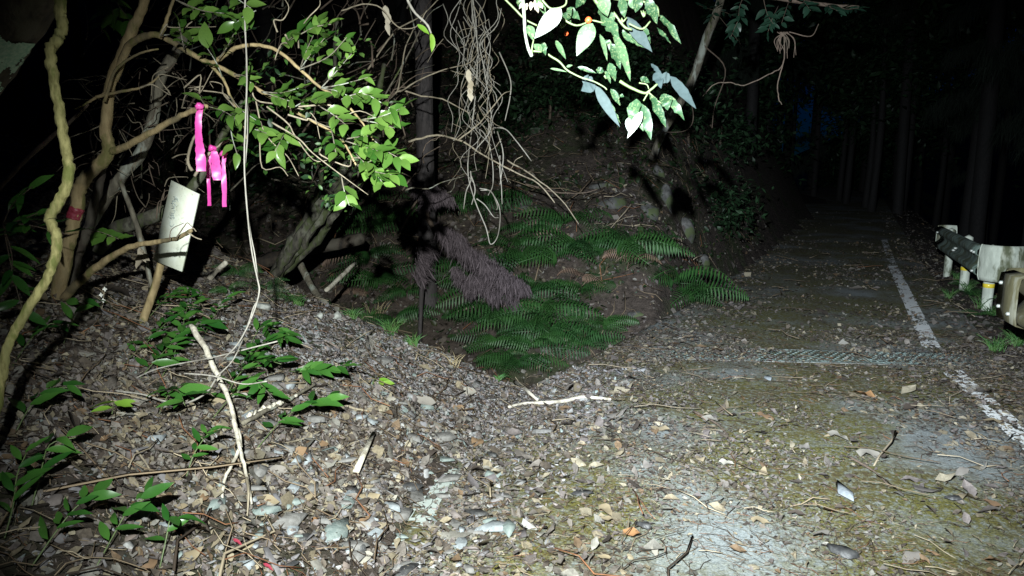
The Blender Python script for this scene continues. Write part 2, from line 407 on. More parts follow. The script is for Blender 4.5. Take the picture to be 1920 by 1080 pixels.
m, nt, n, l, b = mat('worn_white_paint'); f = noise_node(n, l, 70, 6, pos(n), .7)
l.new(mixc(n, l, ramp(n, l, f, [(.30, 0), (.42, 1)]), (.3, .31, .31), (.86, .88, .88)), b.inputs['Base Color']); b.inputs['Roughness'].default_value = .6
MAT['line'] = m
def marking(xf, y0, y1, w, keep, dx=0.0, mt=None, lab=None):
    ys = np.arange(y0, y1, .014); us = np.arange(-w / 2, w / 2 + .001, .014)
    cx = np.array([xf(v) for v in ys]); MX = cx[:, None] + us[None] + dx; MY = np.repeat(ys[:, None], len(us), 1)
    MZ = zroad(MY) + .010 + .010 * (fbm(MX * 2, MY * 2) - .5)
    ii = np.arange(MX.size).reshape(MX.shape)
    q = np.stack([ii[:-1, :-1], ii[:-1, 1:], ii[1:, 1:], ii[1:, :-1]], -1)
    wear = fbm(MX * 16, MY * 7, 5)[:-1, :-1]; ed = np.abs(us[:-1])[None] / (w / 2)
    k = (wear + .10 * (ed > .8)) < keep
    o = link('road_marking', npmesh('road_marking', np.stack([MX, MY, MZ], -1).reshape(-1, 3), [q[k]]), mt or MAT['line']); tag(o, kind='structure')
marking(xr, 6.25, 12.2, .17, .68); marking(xr, 12.3, 16.0, .14, .47)
marking(xr, 2.3, 5.5, .18, .66)
m2 = MAT['line'].copy(); m2.name = 'faded_white_paint'; MAT['line_faded'] = m2
for nd in m2.node_tree.nodes:
    if nd.type == 'MIX': nd.inputs[6].default_value = (.15, .16, .155, 1); nd.inputs[7].default_value = (.36, .40, .38, 1)
marking(lambda v: float(np.interp(v, [2.2, 2.9, 3.5, 4.2], [-.55, -.44, -.36, -.30])), 2.78, 3.62, .13, .52, mt=m2)

# ---------------------------------------------------------------- litter, chips, needles
LT = [tri(leaf_vf(1, W, c, fo, 3, .45, i, [.7, 1, .6, 1.1, .85][i % 5])) for i, (W, c, fo) in enumerate([(.45, .2, .2), (.55, -.2, .5), (.36, .35, .1), (.65, .1, -.3), (.5, -.35, -.2), (.6, .3, .6), (.3, .15, .4), (.8, .1, .2), (.7, -.3, .3)])]
for i in range(len(LT)): LT[i] = (LT[i][0] - np.array([.5, 0, 0]), LT[i][1])
LC = [(.165, .145, .13), (.14, .12, .115), (.215, .18, .125), (.06, .048, .04), (.28, .245, .18), (.15, .10, .06), (.20, .19, .17), (.105, .085, .068)]
def pts_in(n, y0, y1, power=1.0, wide=.82, pad=.7):
    t = rng.random(n); y = y0 + (y1 - y0) * t**power; x = rng.uniform(-1, 1, n) * (wide * y + pad); return x, y
def litter(name, n, y0, y1, power, size, w, dens, lift, tilt=.35):
    x, y = pts_in(n, y0, y1, power); keep = rng.random(n) < dens(x, y); x, y = x[keep], y[keep]
    nn = normals(x, y); p = np.stack([x, y, surf(x, y) + rng.uniform(.002, lift, len(x))], -1)
    sz = size * np.exp(rng.normal(0, .35, len(x)))
    V, Fs, C = scatter(LT, p, frames(nn, tilt), sz, palette(LC, w, len(x)))
    o = link(name, npmesh(name, V, Fs, C), MAT['litter']); tag(o, kind='stuff')
    return o
def stub(x, y): return np.where((np.abs(x - np.interp(y, [2.2, 2.9, 3.5, 4.2], [-.55, -.44, -.36, -.30])) < .085) & (y > 2.76) & (y < 3.64), .12, 1)
def patchy(x, y): return np.clip((fbm(x * 2.3 + 31, y * 2.3, 4) - .33) * 5, .25, 1)
def dens_bank(x, y):
    s = xl(y) - x; return stub(x, y) * patchy(x, y) * np.where(s > -.05, .55 + .45 * (fbm(x * 2, y * 2) > .42), 0) * np.where((xl(y) - x > .2) & (y > 4.0) & (y < 5.4) & (x > -1.6), .13, 1)
def dens_road(x, y):
    s = xl(y) - x; sr = x - xr(y); a = fbm(x * 1.1 + 3, y * .9, 5)
    near = np.clip(1.0 - (x - xl(y)) / .95, .0, 1); lft = .75 * near**1.3 * (y < 7)
    pat = np.clip((a - .52) * 7, 0, 1) * .5
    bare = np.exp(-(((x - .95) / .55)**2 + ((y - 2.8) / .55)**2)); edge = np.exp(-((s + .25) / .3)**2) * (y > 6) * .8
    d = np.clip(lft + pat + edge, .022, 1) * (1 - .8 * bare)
    d = np.where(sr > .15, .8, d) * stub(x, y); d = np.where((x > 1.0) & (x < 2.3 + .3 * np.sin(y * 30)) & (y > 5.75) & (y < 6.25), .9, d)
    return np.where(s <= -.05, d, 0)
litter('leaf_litter', 85000, 1.7, 5.6, .8, .036, [3, 2.5, 2.6, 2, 1.2, .8, 2.2, 2], dens_bank, .022, .4)
litter('leaf_litter', 60000, 2.6, 5.6, .9, .024, [3, 3, 1.5, 2, .8, .4, 2.2, 2], lambda x, y: stub(x, y) * np.where(xl(y) - x > -.1, 1, 0) * np.where((y > 3.9) & (xl(y) - x < 2), .12, 1), .024, .5)
litter('leaf_litter', 22000, 5.4, 16, 1.2, .06, [2, 4, .5, 4, .3, .5, 1, 5], dens_bank, .03)
litter('leaf_litter', 4000, 1.7, 5.2, .8, .062, [3, 2.5, 2.6, 1, 1.4, .8, 2.6, 1], lambda x, y: stub(x, y) * np.where(xl(y) - x > -.9, .8, .08) * np.where((y > 3.9) & (xl(y) - x > 0), .15, 1), .035, .45)
litter('leaf_litter', 90000, 1.7, 6.4, .8, .036, [3, 3, 2.6, 1.5, 1.5, 1.0, 2.4, 2], dens_road, .012, .22)
litter('leaf_litter', 40000, 6.2, 24, 1.3, .055, [3, 3, 1.2, 2, 1, .8, 2, 3], dens_road, .015, .25)

def cover(n, y0, y1, size, cols, w, dens, lift, name):
    x, y = pts_in(n, y0, y1, 1.1); k = rng.random(n) < dens(x, y); x, y = x[k], y[k]
    p = np.stack([x, y, surf(x, y) + rng.uniform(.01, lift, len(x))], -1); nn = normals(x, y) + np.array([0, -.4, .2]); nn /= np.linalg.norm(nn, axis=1, keepdims=True)
    V, Fs, C = scatter(LT[:6], p, frames(nn, .6), size * np.exp(rng.normal(0, .35, len(x))), palette(cols, w, len(x)))
    o = link(name, npmesh(name, V, Fs, C), MAT['foliage']); tag(o, kind='stuff')
def dens_hill(x, y):
    s = xl(y) - x; d = (x - .5) * .42 + (y - 6.0) * .907
    return np.where((s > .1) & (d > -.5) & (y > 5.6), np.clip((fbm(x * 1.7 + 51, y * 1.7, 4) - .40) * 6, .05, 1), 0)
cover(46000, 5.6, 15, .06, [(.012, .03, .010), (.02, .042, .012), (.03, .035, .012), (.02, .015, .012)], [3, 3, 2, 2], dens_hill, .09, 'ground_cover')
CR = []
for i in range(5):
    g_ = np.random.default_rng(i); CR.append((np.array([(-.5, -.2, 0), (.1, -.3, .12), (.5, .05, 0), (-.1, .3, .08)]) + g_.normal(0, .10, (4, 3)), np.array([[0, 1, 2], [0, 2, 3]])))
def crumbs(n, y0, y1, size, dens, w):
    x, y = pts_in(n, y0, y1, .85); k = rng.random(n) < dens(x, y); x, y = x[k], y[k]
    p = np.stack([x, y, surf(x, y) + rng.uniform(.002, .012, len(x))], -1); sz = size * np.exp(rng.normal(0, .45, len(x)))
    V, Fs, C = scatter(CR, p, frames(normals(x, y), .35), sz, palette(LC, w, len(x)), .03)
    o = link('leaf_crumbs', npmesh('leaf_crumbs', V, Fs, C), MAT['litter']); tag(o, kind='stuff')
def dens_crumb(x, y):
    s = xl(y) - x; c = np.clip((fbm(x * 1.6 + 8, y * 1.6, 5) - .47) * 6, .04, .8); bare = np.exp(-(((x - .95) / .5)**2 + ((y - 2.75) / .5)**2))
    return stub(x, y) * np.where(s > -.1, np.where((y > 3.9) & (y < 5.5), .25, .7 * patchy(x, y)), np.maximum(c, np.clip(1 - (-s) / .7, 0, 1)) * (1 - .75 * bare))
crumbs(150000, 1.7, 7, .016, dens_crumb, [3, 3, 2, 3, 1.2, 1.2, 2, 4])
crumbs(60000, 6, 16, .035, dens_crumb, [3, 3, 2, 3, 1.2, 1.2, 2, 4])

def chip(seed, flat=.35):
    g = np.random.default_rng(seed); k = g.integers(4, 6); th = np.linspace(0, 2 * np.pi, k, endpoint=False) + g.normal(0, .35, k)
    r = g.uniform(.3, .62, k); a = np.stack([np.cos(th) * r * 1.5, np.sin(th) * r * .75, np.full(k, flat * .5) + g.normal(0, .05, k)], -1)
    bt = a * np.array([1.12, 1.12, 0]) + np.array([0, 0, -flat * .5]); V = np.concatenate([a, bt])
    f = [[0, i, i + 1] for i in range(1, k - 1)] + [[i, i + k, (i + 1) % k] for i in range(k)] + [[(i + 1) % k, i + k, (i + 1) % k + k] for i in range(k)]
    return V, np.array(f)
CH = [chip(i, f) for i, f in enumerate([.08, .14, .2, .07, .16, .1, .12, .18])]
CC = [(.21, .20, .21), (.26, .26, .27), (.17, .165, .18), (.22, .19, .185), (.33, .33, .33), (.20, .24, .235), (.11, .10, .105), (.24, .195, .175)]
def dens_chip(x, y):
    s = xl(y) - x; m = np.exp(-((s - .8) / .9)**2) * np.clip((y - 3.3) / 1.0, .10, 1) * (y < 5.6)
    t = .20 * np.exp(-((s - .0) / .5)**2) * (y < 5.5) * stub(x, y)
    return np.where(s > -.7, np.clip(m + t, 0, 1), 0)
def chips(name, n, y0, y1, size, sig):
    x, y = pts_in(n, y0, y1, .9, .7, .3); k = rng.random(n) < dens_chip(x, y); x, y = x[k], y[k]
    p = np.stack([x, y, surf(x, y) + rng.uniform(0, .010, len(x))], -1); sz = size * np.exp(rng.normal(0, sig, len(x)))
    V, Fs, C = scatter(CH, p, frames(normals(x, y), .5), sz, palette(CC, [3, 2, 2, 3, 1.2, 1, 2, 1.5], len(x)), .04)
    o = link(name, npmesh(name, V, Fs, C), MAT['stone']); tag(o, kind='stuff')
chips('slate_gravel', 120000, 1.9, 5.7, .0175, .42)
chips('slate_gravel', 5000, 1.9, 5.6, .036, .3)
chips('slate_gravel', 1500, 1.9, 3.9, .06, .3)

STK = [tri(tube(np.array([[-.5, 0, 0], [-.15, .03 * a, .02], [.2, -.05 * a, .03], [.5, .04 * a, 0]]), .012, 3, 1, 0)) for a in (1, -1.4, 2.2, .3)]
def sticks(name, n, y0, y1, size, dens, cols, w, lift=.02, fat=1.0):
    x, y = pts_in(n, y0, y1, .9); k = rng.random(n) < dens(x, y); x, y = x[k], y[k]
    p = np.stack([x, y, surf(x, y) + rng.uniform(.004, lift, len(x))], -1); sz = size * np.exp(rng.normal(0, .5, len(x)))
    V, Fs, C = scatter(STK, p, frames(normals(x, y), .12), np.stack([sz, sz, np.full(len(x), size * fat)], -1), palette(cols, w, len(x)))
    o = link(name, npmesh(name, V, Fs, C), MAT['needle']); tag(o, kind='stuff')
TC = [(.05, .035, .025), (.10, .07, .045), (.2, .15, .1), (.33, .27, .19), (.2, .09, .045)]
sticks('needle_litter', 36000, 1.8, 7, .055, lambda x, y: np.where(x > xl(y), np.clip((fbm(x * 1.4 + 2, y * 1.4, 4) - .42) * 5, .1, .8), .5), TC, [3, 3, 2, .7, 1.5], .012)
sticks('twig_litter', 3500, 1.8, 6, .16, lambda x, y: np.where(x > xl(y), .15, .8), TC, [2, 3, 3, 3, 1], .05)
sticks('twig_litter', 5000, 5.5, 14, .3, lambda x, y: np.where(x > xl(y) - .1, .06, .6), TC, [2, 3, 3, 1.5, 1], .10)

# ---------------------------------------------------------------- drain grate across the road
def grate():
    c0, c1 = G(1205, 650), G(1832, 674); c0 = np.array([1.10, 6.12, 0]); c1 = np.array([4.0, 5.84, 0])
    ax = (c1 - c0); L = np.linalg.norm(ax); ax /= L; ay = np.array([-ax[1], ax[0], 0]); Rm = np.stack([ax, ay, [0, 0, 1]], 1)
    mid = (c0 + c1) / 2; mid[2] = .0
    t = thing('drain_grate', mid, 'galvanised steel drain grating set across the road between the two white lines', 'drain grate')
    put('channel_edge', join([boxm(*(mid + ay * s * .222 + np.array([0, 0, -.014])), L, .03, .04, Rm) for s in (1, -1)]), MAT['concrete'], t, False)
    bars = []
    for k in range(3):
        a = -L / 2 + L * k / 3 + .01; w = L / 3 - .02; cen = mid + ax * (a + w / 2); cen[2] = -.006
        fr = [boxm(*(cen + ay * s * .195), w, .012, .03, Rm) for s in (1, -1)] + [boxm(*(cen + ax * s * (w / 2 - .006)), .012, .378, .03, Rm) for s in (1, -1)]
        p = put('grating_panel', join(fr), MAT['steel'], t, False)
        bb = [boxm(*(cen + ay * v), w - .025, .007, .026, Rm) for v in np.linspace(-.16, .16, 7)]
        for j, u in enumerate(np.arange(-w / 2 + .03, w / 2 - .02, .034)):
            for v in np.linspace(-.165, .165, 8)[(j % 2)::2]:
                bb.append(boxm(*(cen + ax * u + ay * v + np.array([0, 0, .010])), .02, .05, .012, Rm))
        q = put('bearing_bars', join(bb), MAT['steel'], p, False, cols=None); q['kind'] = 'stuff'
MAT['steel'] = m_plain('galvanised_steel', (.07, .10, .095), .6, (.2, .25, .235), 30, .3, .2)
grate()

# ---------------------------------------------------------------- guardrails
MAT['rail'] = m_bark('weathered_white_rail_paint', (.40, .43, .36), (.62, .66, .56), (.27, .26, .18), 12, .35, (.10, .11, .06))
MAT['rail_green'] = m_bark('algae_on_rail', (.10, .15, .13), (.20, .26, .22), (.07, .09, .075), 14, .4, (.05, .06, .03))
MAT['rail_moss'] = m_bark('mossy_rail_paint', (.095, .085, .04), (.15, .135, .07), (.06, .05, .026), 14, .3, (.22, .215, .16))
MAT['band'] = m_plain('yellow_reflector', (.80, .62, .05), .3); MAT['band_white'] = m_plain('white_reflector', (.85, .85, .8), .3)
MAT['bolt'] = m_plain('bolt_steel', (.5, .52, .48), .4, metal=.3)
PROF = np.array([(.0, .175), (.045, .165), (.075, .13), (.075, .085), (.02, .045), (.0, .012), (.0, -.012), (.02, -.045), (.075, -.085), (.075, -.13), (.045, -.165), (.0, -.175)])
def sweep(path, prof, out, thick=.006):
    """extrude profile (outward, up) along a path; out gives the outward unit vector at each path point"""
    path = np.array(path); out = np.array(out); n = len(path); k = len(prof)
    ring = lambda d: path[:, None] + (prof[None, :, 0] + d)[..., None] * out[:, None] + prof[None, :, 1][..., None] * np.array([0, 0, 1.])
    V = np.concatenate([ring(0).reshape(-1, 3), ring(-thick).reshape(-1, 3)]); i = np.arange(n * k).reshape(n, k); j = i + n * k
    q = lambda a: np.stack([a[:-1, :-1], a[:-1, 1:], a[1:, 1:], a[1:, :-1]], -1).reshape(-1, 4)
    Q = [q(i), q(j)[:, ::-1], np.stack([i[:-1, 0], i[1:, 0], j[1:, 0], j[:-1, 0]], -1), np.stack([i[:-1, -1], j[:-1, -1], j[1:, -1], i[1:, -1]], -1),
         np.stack([i[0, :-1], j[0, :-1], j[0, 1:], i[0, 1:]], -1), np.stack([i[-1, :-1], i[-1, 1:], j[-1, 1:], j[-1, :-1]], -1)]
    return V, [np.concatenate(Q)]
def rail_cap(E, d, outw, hz, rad, m, parent, name='end_cap', flare=.0):
    """rolled end terminal: the plate turns from direction d away from the road"""
    th = np.linspace(0, R(150), 12); o0 = -outw
    pth = [E + d * .02] + [E + d * (rad * math.sin(a)) + outw * (rad * (1 - math.cos(a)) ) for a in th]
    oo = [o0] + [o0 * math.cos(a) + d * math.sin(a) for a in th]
    pr = np.array([(.0, hz + flare), (.012, hz * .8), (.02, .06), (.02, -.06), (.012, -hz * .8), (.0, -hz)])
    return put(name, sweep(pth, pr, oo, .008), m, parent, True)
def post(x, y, h, parent, band, tilt=0.0):
    z0 = float(surf(x, y)); p = put('post', tube([(x, y, z0 - .15), (x + tilt * .3, y, h - .3), (x + tilt, y, h)], .057, 12, 2, 0), MAT['rail'], parent)
    z1 = z0 + (.27 if band != 'w' else .42)
    put('reflector_band', tube([(x, y, z1), (x, y, z1 + .045)], .060, 12, 1, 0), MAT['band_white' if band == 'w' else 'band'], p, True)
def guardrail_a():
    N = np.array([5.42, 8.05, .58]); Fp = np.array([6.78, 11.15, .60])
    t = thing('guardrail', (*N[:2], 0), 'pale weathered guardrail beside the road ending in a broad curled end plate', 'guardrail')
    d = (N - Fp); L = np.linalg.norm(d[:2]); d[2] = 0; d /= np.linalg.norm(d); road = np.array([d[1], -d[0], 0]); road = road if road[0] < 0 else -road
    pth = [Fp + (N - Fp) * v for v in np.linspace(0, 1, 8)]
    put('rail_beam', sweep(pth, PROF, [road] * 8), MAT['rail_green'], t, False)
    rail_cap(N + road * .035, d, -road, .205, .22, MAT['rail'], t)
    rail_cap(Fp + road * .035, -d, -road, .185, .14, MAT['rail'], t)
    for v, bd in ((.965, 'y'), (.52, 'y'), (.1, 'w')):
        q = Fp + (N - Fp) * v - road * .10; post(q[0], q[1], .74, t, bd)
    bl = []
    for v, zz in ((.97, .10), (.97, -.12), (.93, .10), (.6, .02), (.56, -.02), (.1, .1)):
        q = Fp + (N - Fp) * v + road * .085 + np.array([0, 0, zz]); bl.append(q)
    for q in bl: put('bolt', tube([q - road * .02, q + road * .012], .016, 8, 1, 0), MAT['bolt'], t)
guardrail_a()
def guardrail_b():
    E = np.array([3.80, 5.3, .66]); d = np.array([.34, 1, 0]); d /= np.linalg.norm(d); road = np.array([-d[1], d[0], 0])
    t = thing('guardrail', (*E[:2], 0), 'brown mossy guardrail end cut off by the edge of the photo', 'guardrail')
    pth = [E - d * v for v in np.linspace(0, 3.2, 8)]
    cap = rail_cap(E + road * .035, d, -road, .19, .17, MAT['rail_moss'], t)
    # sleeve plate wrapped over the end of the beam, facing the road
    put('rail_beam', sweep(pth, PROF, [road] * 8), MAT['rail_moss'], t, False)
    pr = np.array([(.0, .19), (.075, .17), (.085, .1), (.085, -.1), (.075, -.17), (.0, -.19)])
    put('end_sleeve', sweep([E - d * v for v in (.0, .2, .42)], pr, [road] * 3, .008), MAT['rail_moss'], t, True)
    for v in (.7, 2.7):
        q = E - d * v - road * .10; post(q[0], q[1], .74, t, 'y')
    for v, zz in ((.08, .1), (.08, -.08), (.3, -.1)):
        q = E - d * v + road * .088 + np.array([0, 0, zz]); put('bolt', tube([q - road * .02, q + road * .012], .014, 8, 1, 0), MAT['bolt'], t)
guardrail_b()

# ---------------------------------------------------------------- the forked tree with ribbons, on the left
LEAF = {}
def leafset(key, n, W, m, smooth=True, **k):
    LEAF[key] = []
    for i in range(n):
        c = [.18, -.1, .3, .1, .05, .4][i % 6]; V, Fs = leaf_vf(1, W * (1 + .12 * ((i * 7) % 5 - 2) / 2), c, [.2, .35, .1, .3][i % 4], 6, k.get('wave', .12), i + 31)
        me = npmesh('leaf', V, Fs, smooth=smooth); me.materials.append(MAT[m]); LEAF[key].append(me)
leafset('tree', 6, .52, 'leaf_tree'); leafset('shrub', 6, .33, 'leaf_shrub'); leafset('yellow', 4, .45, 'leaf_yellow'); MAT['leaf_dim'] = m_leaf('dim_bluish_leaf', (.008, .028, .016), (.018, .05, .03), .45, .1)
leafset('dim', 5, .42, 'leaf_dim'); leafset('dead', 5, .5, 'leaf_dead', wave=.5)
def add_leaf(parent, key, p, d, n, L):
    return place('leaf', LEAF[key][rng.integers(len(LEAF[key]))], p, basis(d, n), L, parent)
LIGHT = np.array([-.22, 0, 1.95])
def spray(parent, start, end, nleaf, L, key='tree', r=.003, m='bark_grey', sag=.0, spread=1.0, name='twig', frac=.25):
    """a leafy twig from start to end: leaves stand alternately along its outer part"""
    start = np.array(start, float); end = np.array(end, float); D = end - start; ln = np.linalg.norm(D)
    mid = (start + end) / 2 + rng.normal(0, .05 * ln, 3) + np.array([0, 0, sag * ln])
    put(name, tube([start, mid, end], [r, r * .8, r * .5], 5, 4, .05), MAT[m], parent)
    for i in range(nleaf):
        t = frac + (1 - frac) * (i + .5) / nleaf; p = (1 - t)**2 * start + 2 * t * (1 - t) * (2 * mid - .5 * (start + end)) + t * t * end if False else start * (1 - t) + end * t + (mid - (start + end) / 2) * 4 * t * (1 - t)
        u = D / ln; toc = LIGHT - p; toc /= np.linalg.norm(toc)
        side = np.cross(u, toc * .6 + np.array([0, 0, .7])); side /= np.linalg.norm(side) + 1e-6; sg = 1 if i % 2 else -1
        ang = R(rng.uniform(30, 70)) * spread * (1 - .5 * (t > .9)); d = u * math.cos(ang) + side * sg * math.sin(ang) + rng.normal(0, .16, 3) + np.array([0, 0, -.04])
        n = toc * rng.uniform(.1, 1.1) + np.array([0, 0, .8]) + rng.normal(0, .32, 3)
        add_leaf(parent, key, p, d, n, L * rng.uniform(.72, 1.2))
b0 = G(95, 660)
tree = thing('forked_tree', b0, 'small forked tree with smooth yellowish bark and glossy green leaves on the left bank', 'tree')
TRUNK = [(70, 690), (98, 600), (118, 505), (133, 440), (142, 395), (150, 350), (168, 325), (203, 287), (198, 240), (208, 160), (238, 80), (270, 5), (290, -70)]
put('trunk', ptube(TRUNK, 3.45, [15, 14, 13, 12, 11.5, 11.5, 11, 11.5, 10, 9, 9.5, 8, 7.5], sides=12, per=7, rough=.06, wob=.07), MAT['bark_yellow'], tree)
def br(pix, Y, r, m='bark_yellow', name='branch', parent=tree, **k):
    return put(name, ptube(pix, Y, np.array(r) * .76, rough=.07, wob=.12, **k), MAT[m], parent)
br([(203, 287), (240, 272), (285, 248), (325, 224), (362, 208), (388, 199)], [3.45, 3.15], [9, 6])
br([(215, 150), (240, 88), (268, 70), (300, 67), (345, 92), (390, 117), (412, 110), (442, 90), (480, 84), (520, 95), (562, 130), (602, 165), (640, 186), (675, 225), (700, 262)], [3.45, 3.2, 3.0], [9, 8, 6, 5, 4, 3, 2])
br([(390, 117), (440, 140), (490, 172), (545, 205), (595, 232), (640, 262), (668, 310)], [3.3, 3.1], [6, 4, 2])
br([(390, 117), (418, 148), (432, 180), (450, 215), (462, 260)], [3.3, 3.2], [4, 2])
br([(300, 67), (310, 45), (318, 20), (330, -15)], 3.35, [5, 3])
br([(205, 172), (182, 182), (160, 195), (140, 204)], 3.4, [4, 2]); br([(196, 190), (215, 135), (240, 112), (268, 98), (297, 92)], 3.35, [4, 2])
br([(180, 182), (225, 172), (262, 165), (285, 155), (298, 143)], 3.35, [4, 2])
br([(118, 560), (150, 528), (198, 489), (245, 463), (300, 452), (335, 446), (358, 432)], [3.45, 2.95], [11, 9, 6, 5], per=6)
br([(330, 447), (345, 425), (352, 418), (364, 430)], 2.97, [1.5, 1], 'twig_dark', 'twig'); br([(318, 449), (322, 430), (345, 418)], 2.97, [1.2, .8], 'twig_dark', 'twig')
br([(352, 436), (368, 446), (378, 449)], 2.96, [2, 1], 'twig', 'twig'); br([(355, 432), (362, 428), (368, 434)], 2.96, [1.5, 1], 'twig', 'twig')
br([(110, 585), (128, 540), (150, 470), (175, 390), (190, 330), (200, 280)], 3.6, [14, 12, 9], 'bark_brown_shaded', 'stem')  # stem given the darkened bark for the shadow lying on it
# long leafless twigs and leafy sprays; px, py of root, tip, depth, leaves
for a, e, Yd, nl in [((562, 130), (610, 70), 3.05, 12), ((562, 130), (600, 40), 3.1, 10), ((520, 95), (560, 60), 3.1, 9), ((602, 165), (660, 100), 3.0, 8), ((545, 75), (625, 45), 3.05, 8),
                     ((602, 165), (672, 190), 3.0, 9), ((640, 186), (690, 178), 3.0, 9), ((640, 186), (735, 205), 2.95, 12), ((675, 225), (760, 200), 2.95, 9), ((675, 225), (740, 240), 2.95, 9),
                     ((640, 262), (715, 285), 2.95, 11), ((668, 310), (745, 330), 2.95, 12), ((668, 290), (720, 345), 2.95, 11), ((640, 262), (690, 255), 2.95, 8), ((700, 262), (755, 300), 2.95, 10),
                     ((490, 172), (560, 165), 3.05, 8), ((490, 172), (545, 190), 3.05, 8), ((545, 205), (600, 190), 3.0, 8), ((545, 230), (515, 285), 3.1, 10), ((640, 330), (655, 385), 2.95, 5), ((440, 140), (470, 155), 3.1, 6),
                     ((330, 0), (375, 30), 3.1, 5), ((345, 92), (362, 70), 3.2, 4), ((300, 67), (352, 62), 3.2, 5), ((410, 110), (440, 60), 3.1, 5), ((388, 199), (445, 225), 3.1, 8), ((388, 199), (375, 180), 3.1, 3), ((430, 180), (480, 225), 3.1, 7),
                     ((330, 0), (420, 25), 3.0, 7), ((345, 92), (335, 40), 3.1, 5), ((480, 20), (440, 45), 3.0, 6), ((420, -20), (470, 15), 3.0, 6), ((562, 130), (650, 70), 3.0, 7), ((602, 165), (690, 145), 3.0, 6), ((418, 148), (385, 85), 3.2, 4), ((462, 240), (500, 250), 3.1, 7), ((668, 310), (700, 300), 2.95, 8), ((600, 200), (650, 235), 2.95, 8), ((432, 235), (445, 290), 3.2, 6), ((620, 240), (630, 290), 3.0, 6)]:
    spray(tree, P(*a, Yd + .08), P(*e, Yd), nl, .078 if nl > 4 else .095, r=.003)
for a, e, Yd in [((470, 155), (600, 260), 3.1), ((480, 190), (560, 330), 3.15), ((500, 200), (620, 300), 3.1), ((510, 230), (690, 365), 3.05), ((470, 230), (540, 330), 3.2), ((540, 215), (640, 225), 3.0), ((600, 280), (700, 300), 3.0), ((560, 200), (720, 230), 3.0),
                 ((300, 67), (405, 50), 3.2), ((330, 60), (400, 35), 3.2), ((345, 165), (395, 140), 3.3), ((262, 165), (350, 150), 3.3), ((430, 185), (350, 165), 3.35), ((440, 200), (400, 165), 3.3), ((560, 90), (600, 0), 3.1), ((520, 60), (528, -10), 3.1), ((535, 65), (520, 110), 3.1)]:
    p0, p1 = P(*a, Yd), P(*e, Yd); k = 5; pts = [p0 + (p1 - p0) * v + (rng.normal(0, .025, 3) if 0 < v < 1 else 0) for v in np.linspace(0, 1, k)]
    put('twig', tube(pts, [.004, .0015], 5, 4, .08), MAT['twig'], tree)

LMS = []
for cx, cy, rr, nn_ in [(450, 220, 60, 50), (530, 280, 55, 50), (600, 300, 70, 60), (430, 40, 60, 40), (650, 300, 60, 50), (500, 120, 50, 30), (640, 80, 50, 40), (380, 20, 50, 30), (560, 200, 60, 40), (620, 370, 40, 30)]:
    for k in range(nn_): LMS.append(P(cx + rng.normal(0, rr * .5), cy + rng.normal(0, rr * .45), rng.uniform(3.1, 3.9)))
LMS = np.array(LMS); nn_ = np.array([[-.05, -.6, .7]] * len(LMS))
V_, F_, C_ = scatter([tri(leaf_vf(1, .5, .2, .3, 3, .1, i)) for i in range(4)], LMS, frames(nn_ / np.linalg.norm(nn_, axis=1, keepdims=True), .5), rng.uniform(.025, .06, len(LMS)), palette([(.03, .08, .015), (.07, .14, .03), (.012, .035, .012)], [2, 2, 2], len(LMS)), .05)
o = put('small_leaves', (V_, F_), MAT['foliage'], tree, False, cols=C_); tag(o, kind='stuff')

# red tape wound on the trunk, pink ribbons
MAT['pink'] = m_leaf('pink_plastic_tape', (.85, .09, .46), (.90, .13, .52), .35, .3)
MAT['red_tape'] = m_plain('red_tape', (.28, .04, .07), .4, (.18, .02, .03), 90)
put('tape_band', ptube([(138, 409), (141, 399), (145, 390)], 3.45, [13.5, 13.5], rough=.03), MAT['red_tape'], None).update_tag()
tag(bpy.data.objects['tape_band'], 'red plastic tape wound round the yellowish forked trunk', 'tape')
def ribbon(name, paths, label, group=None):
    V0 = ppts(paths[0][0], paths[0][2]); t = thing(name, V0[0], label, 'ribbon', group)
    for pix, w, Yd, tw in paths:
        c, _ = spline(ppts(pix, Yd), .01, 6); n = len(c); wd = np.interp(np.linspace(0, 1, n), np.linspace(0, 1, len(w)), w) * Yd / F_PX
        a = np.linspace(0, tw, n) + .25 * np.sin(np.linspace(0, 9, n)); S = np.stack([np.cos(a), np.sin(a), 0 * a], -1); c = c + rng.normal(0, .0006, c.shape); wd = wd * (1 + rng.normal(0, .04, n))
        V = np.concatenate([c - S * wd[:, None] / 2, c + np.stack([np.sin(a), -np.cos(a), 0 * a], -1) * wd[:, None] * (.04 + .08 * rng.random((n, 1))), c + S * wd[:, None] / 2])
        i = np.arange(n); q = lambda k: np.stack([i[:-1] + k * n, i[1:] + k * n, i[1:] + (k + 1) * n, i[:-1] + (k + 1) * n], -1)
        put('tail', (V, [np.concatenate([q(0), q(1)])]), MAT['pink'], t)
    kn = P(*paths[0][0][0], paths[0][2]); put('knot', tube([kn + np.array([-.012, -.01, -.004]), kn + np.array([0, -.018, .006]), kn + np.array([.014, -.006, .004])], [.008, .013, .008], 7, 3, .2), MAT['pink'], t)
ribbon('marking_ribbon', [([(376, 202), (372, 225), (373, 262), (376, 292), (377, 321)], [11, 11, 14, 17, 17], 3.10, .3)], 'longest pink ribbon, tied to the tip of the bare yellowish branch')
ribbon('marking_ribbon', [([(400, 280), (403, 292), (405, 315), (407, 338)], [7, 15, 19, 14], 3.3, .2), ([(396, 285), (391, 310), (391, 340), (393, 386)], [6, 7, 6, 8], 3.34, .9)], 'short wide pink ribbon with a thin tail, middle of the three pink ribbons')
ribbon('marking_ribbon', [([(421, 290), (419, 310), (420, 340), (421, 388)], [8, 6, 9, 9], 3.3, .8)], 'thin pink ribbon hanging right of the short wide one')
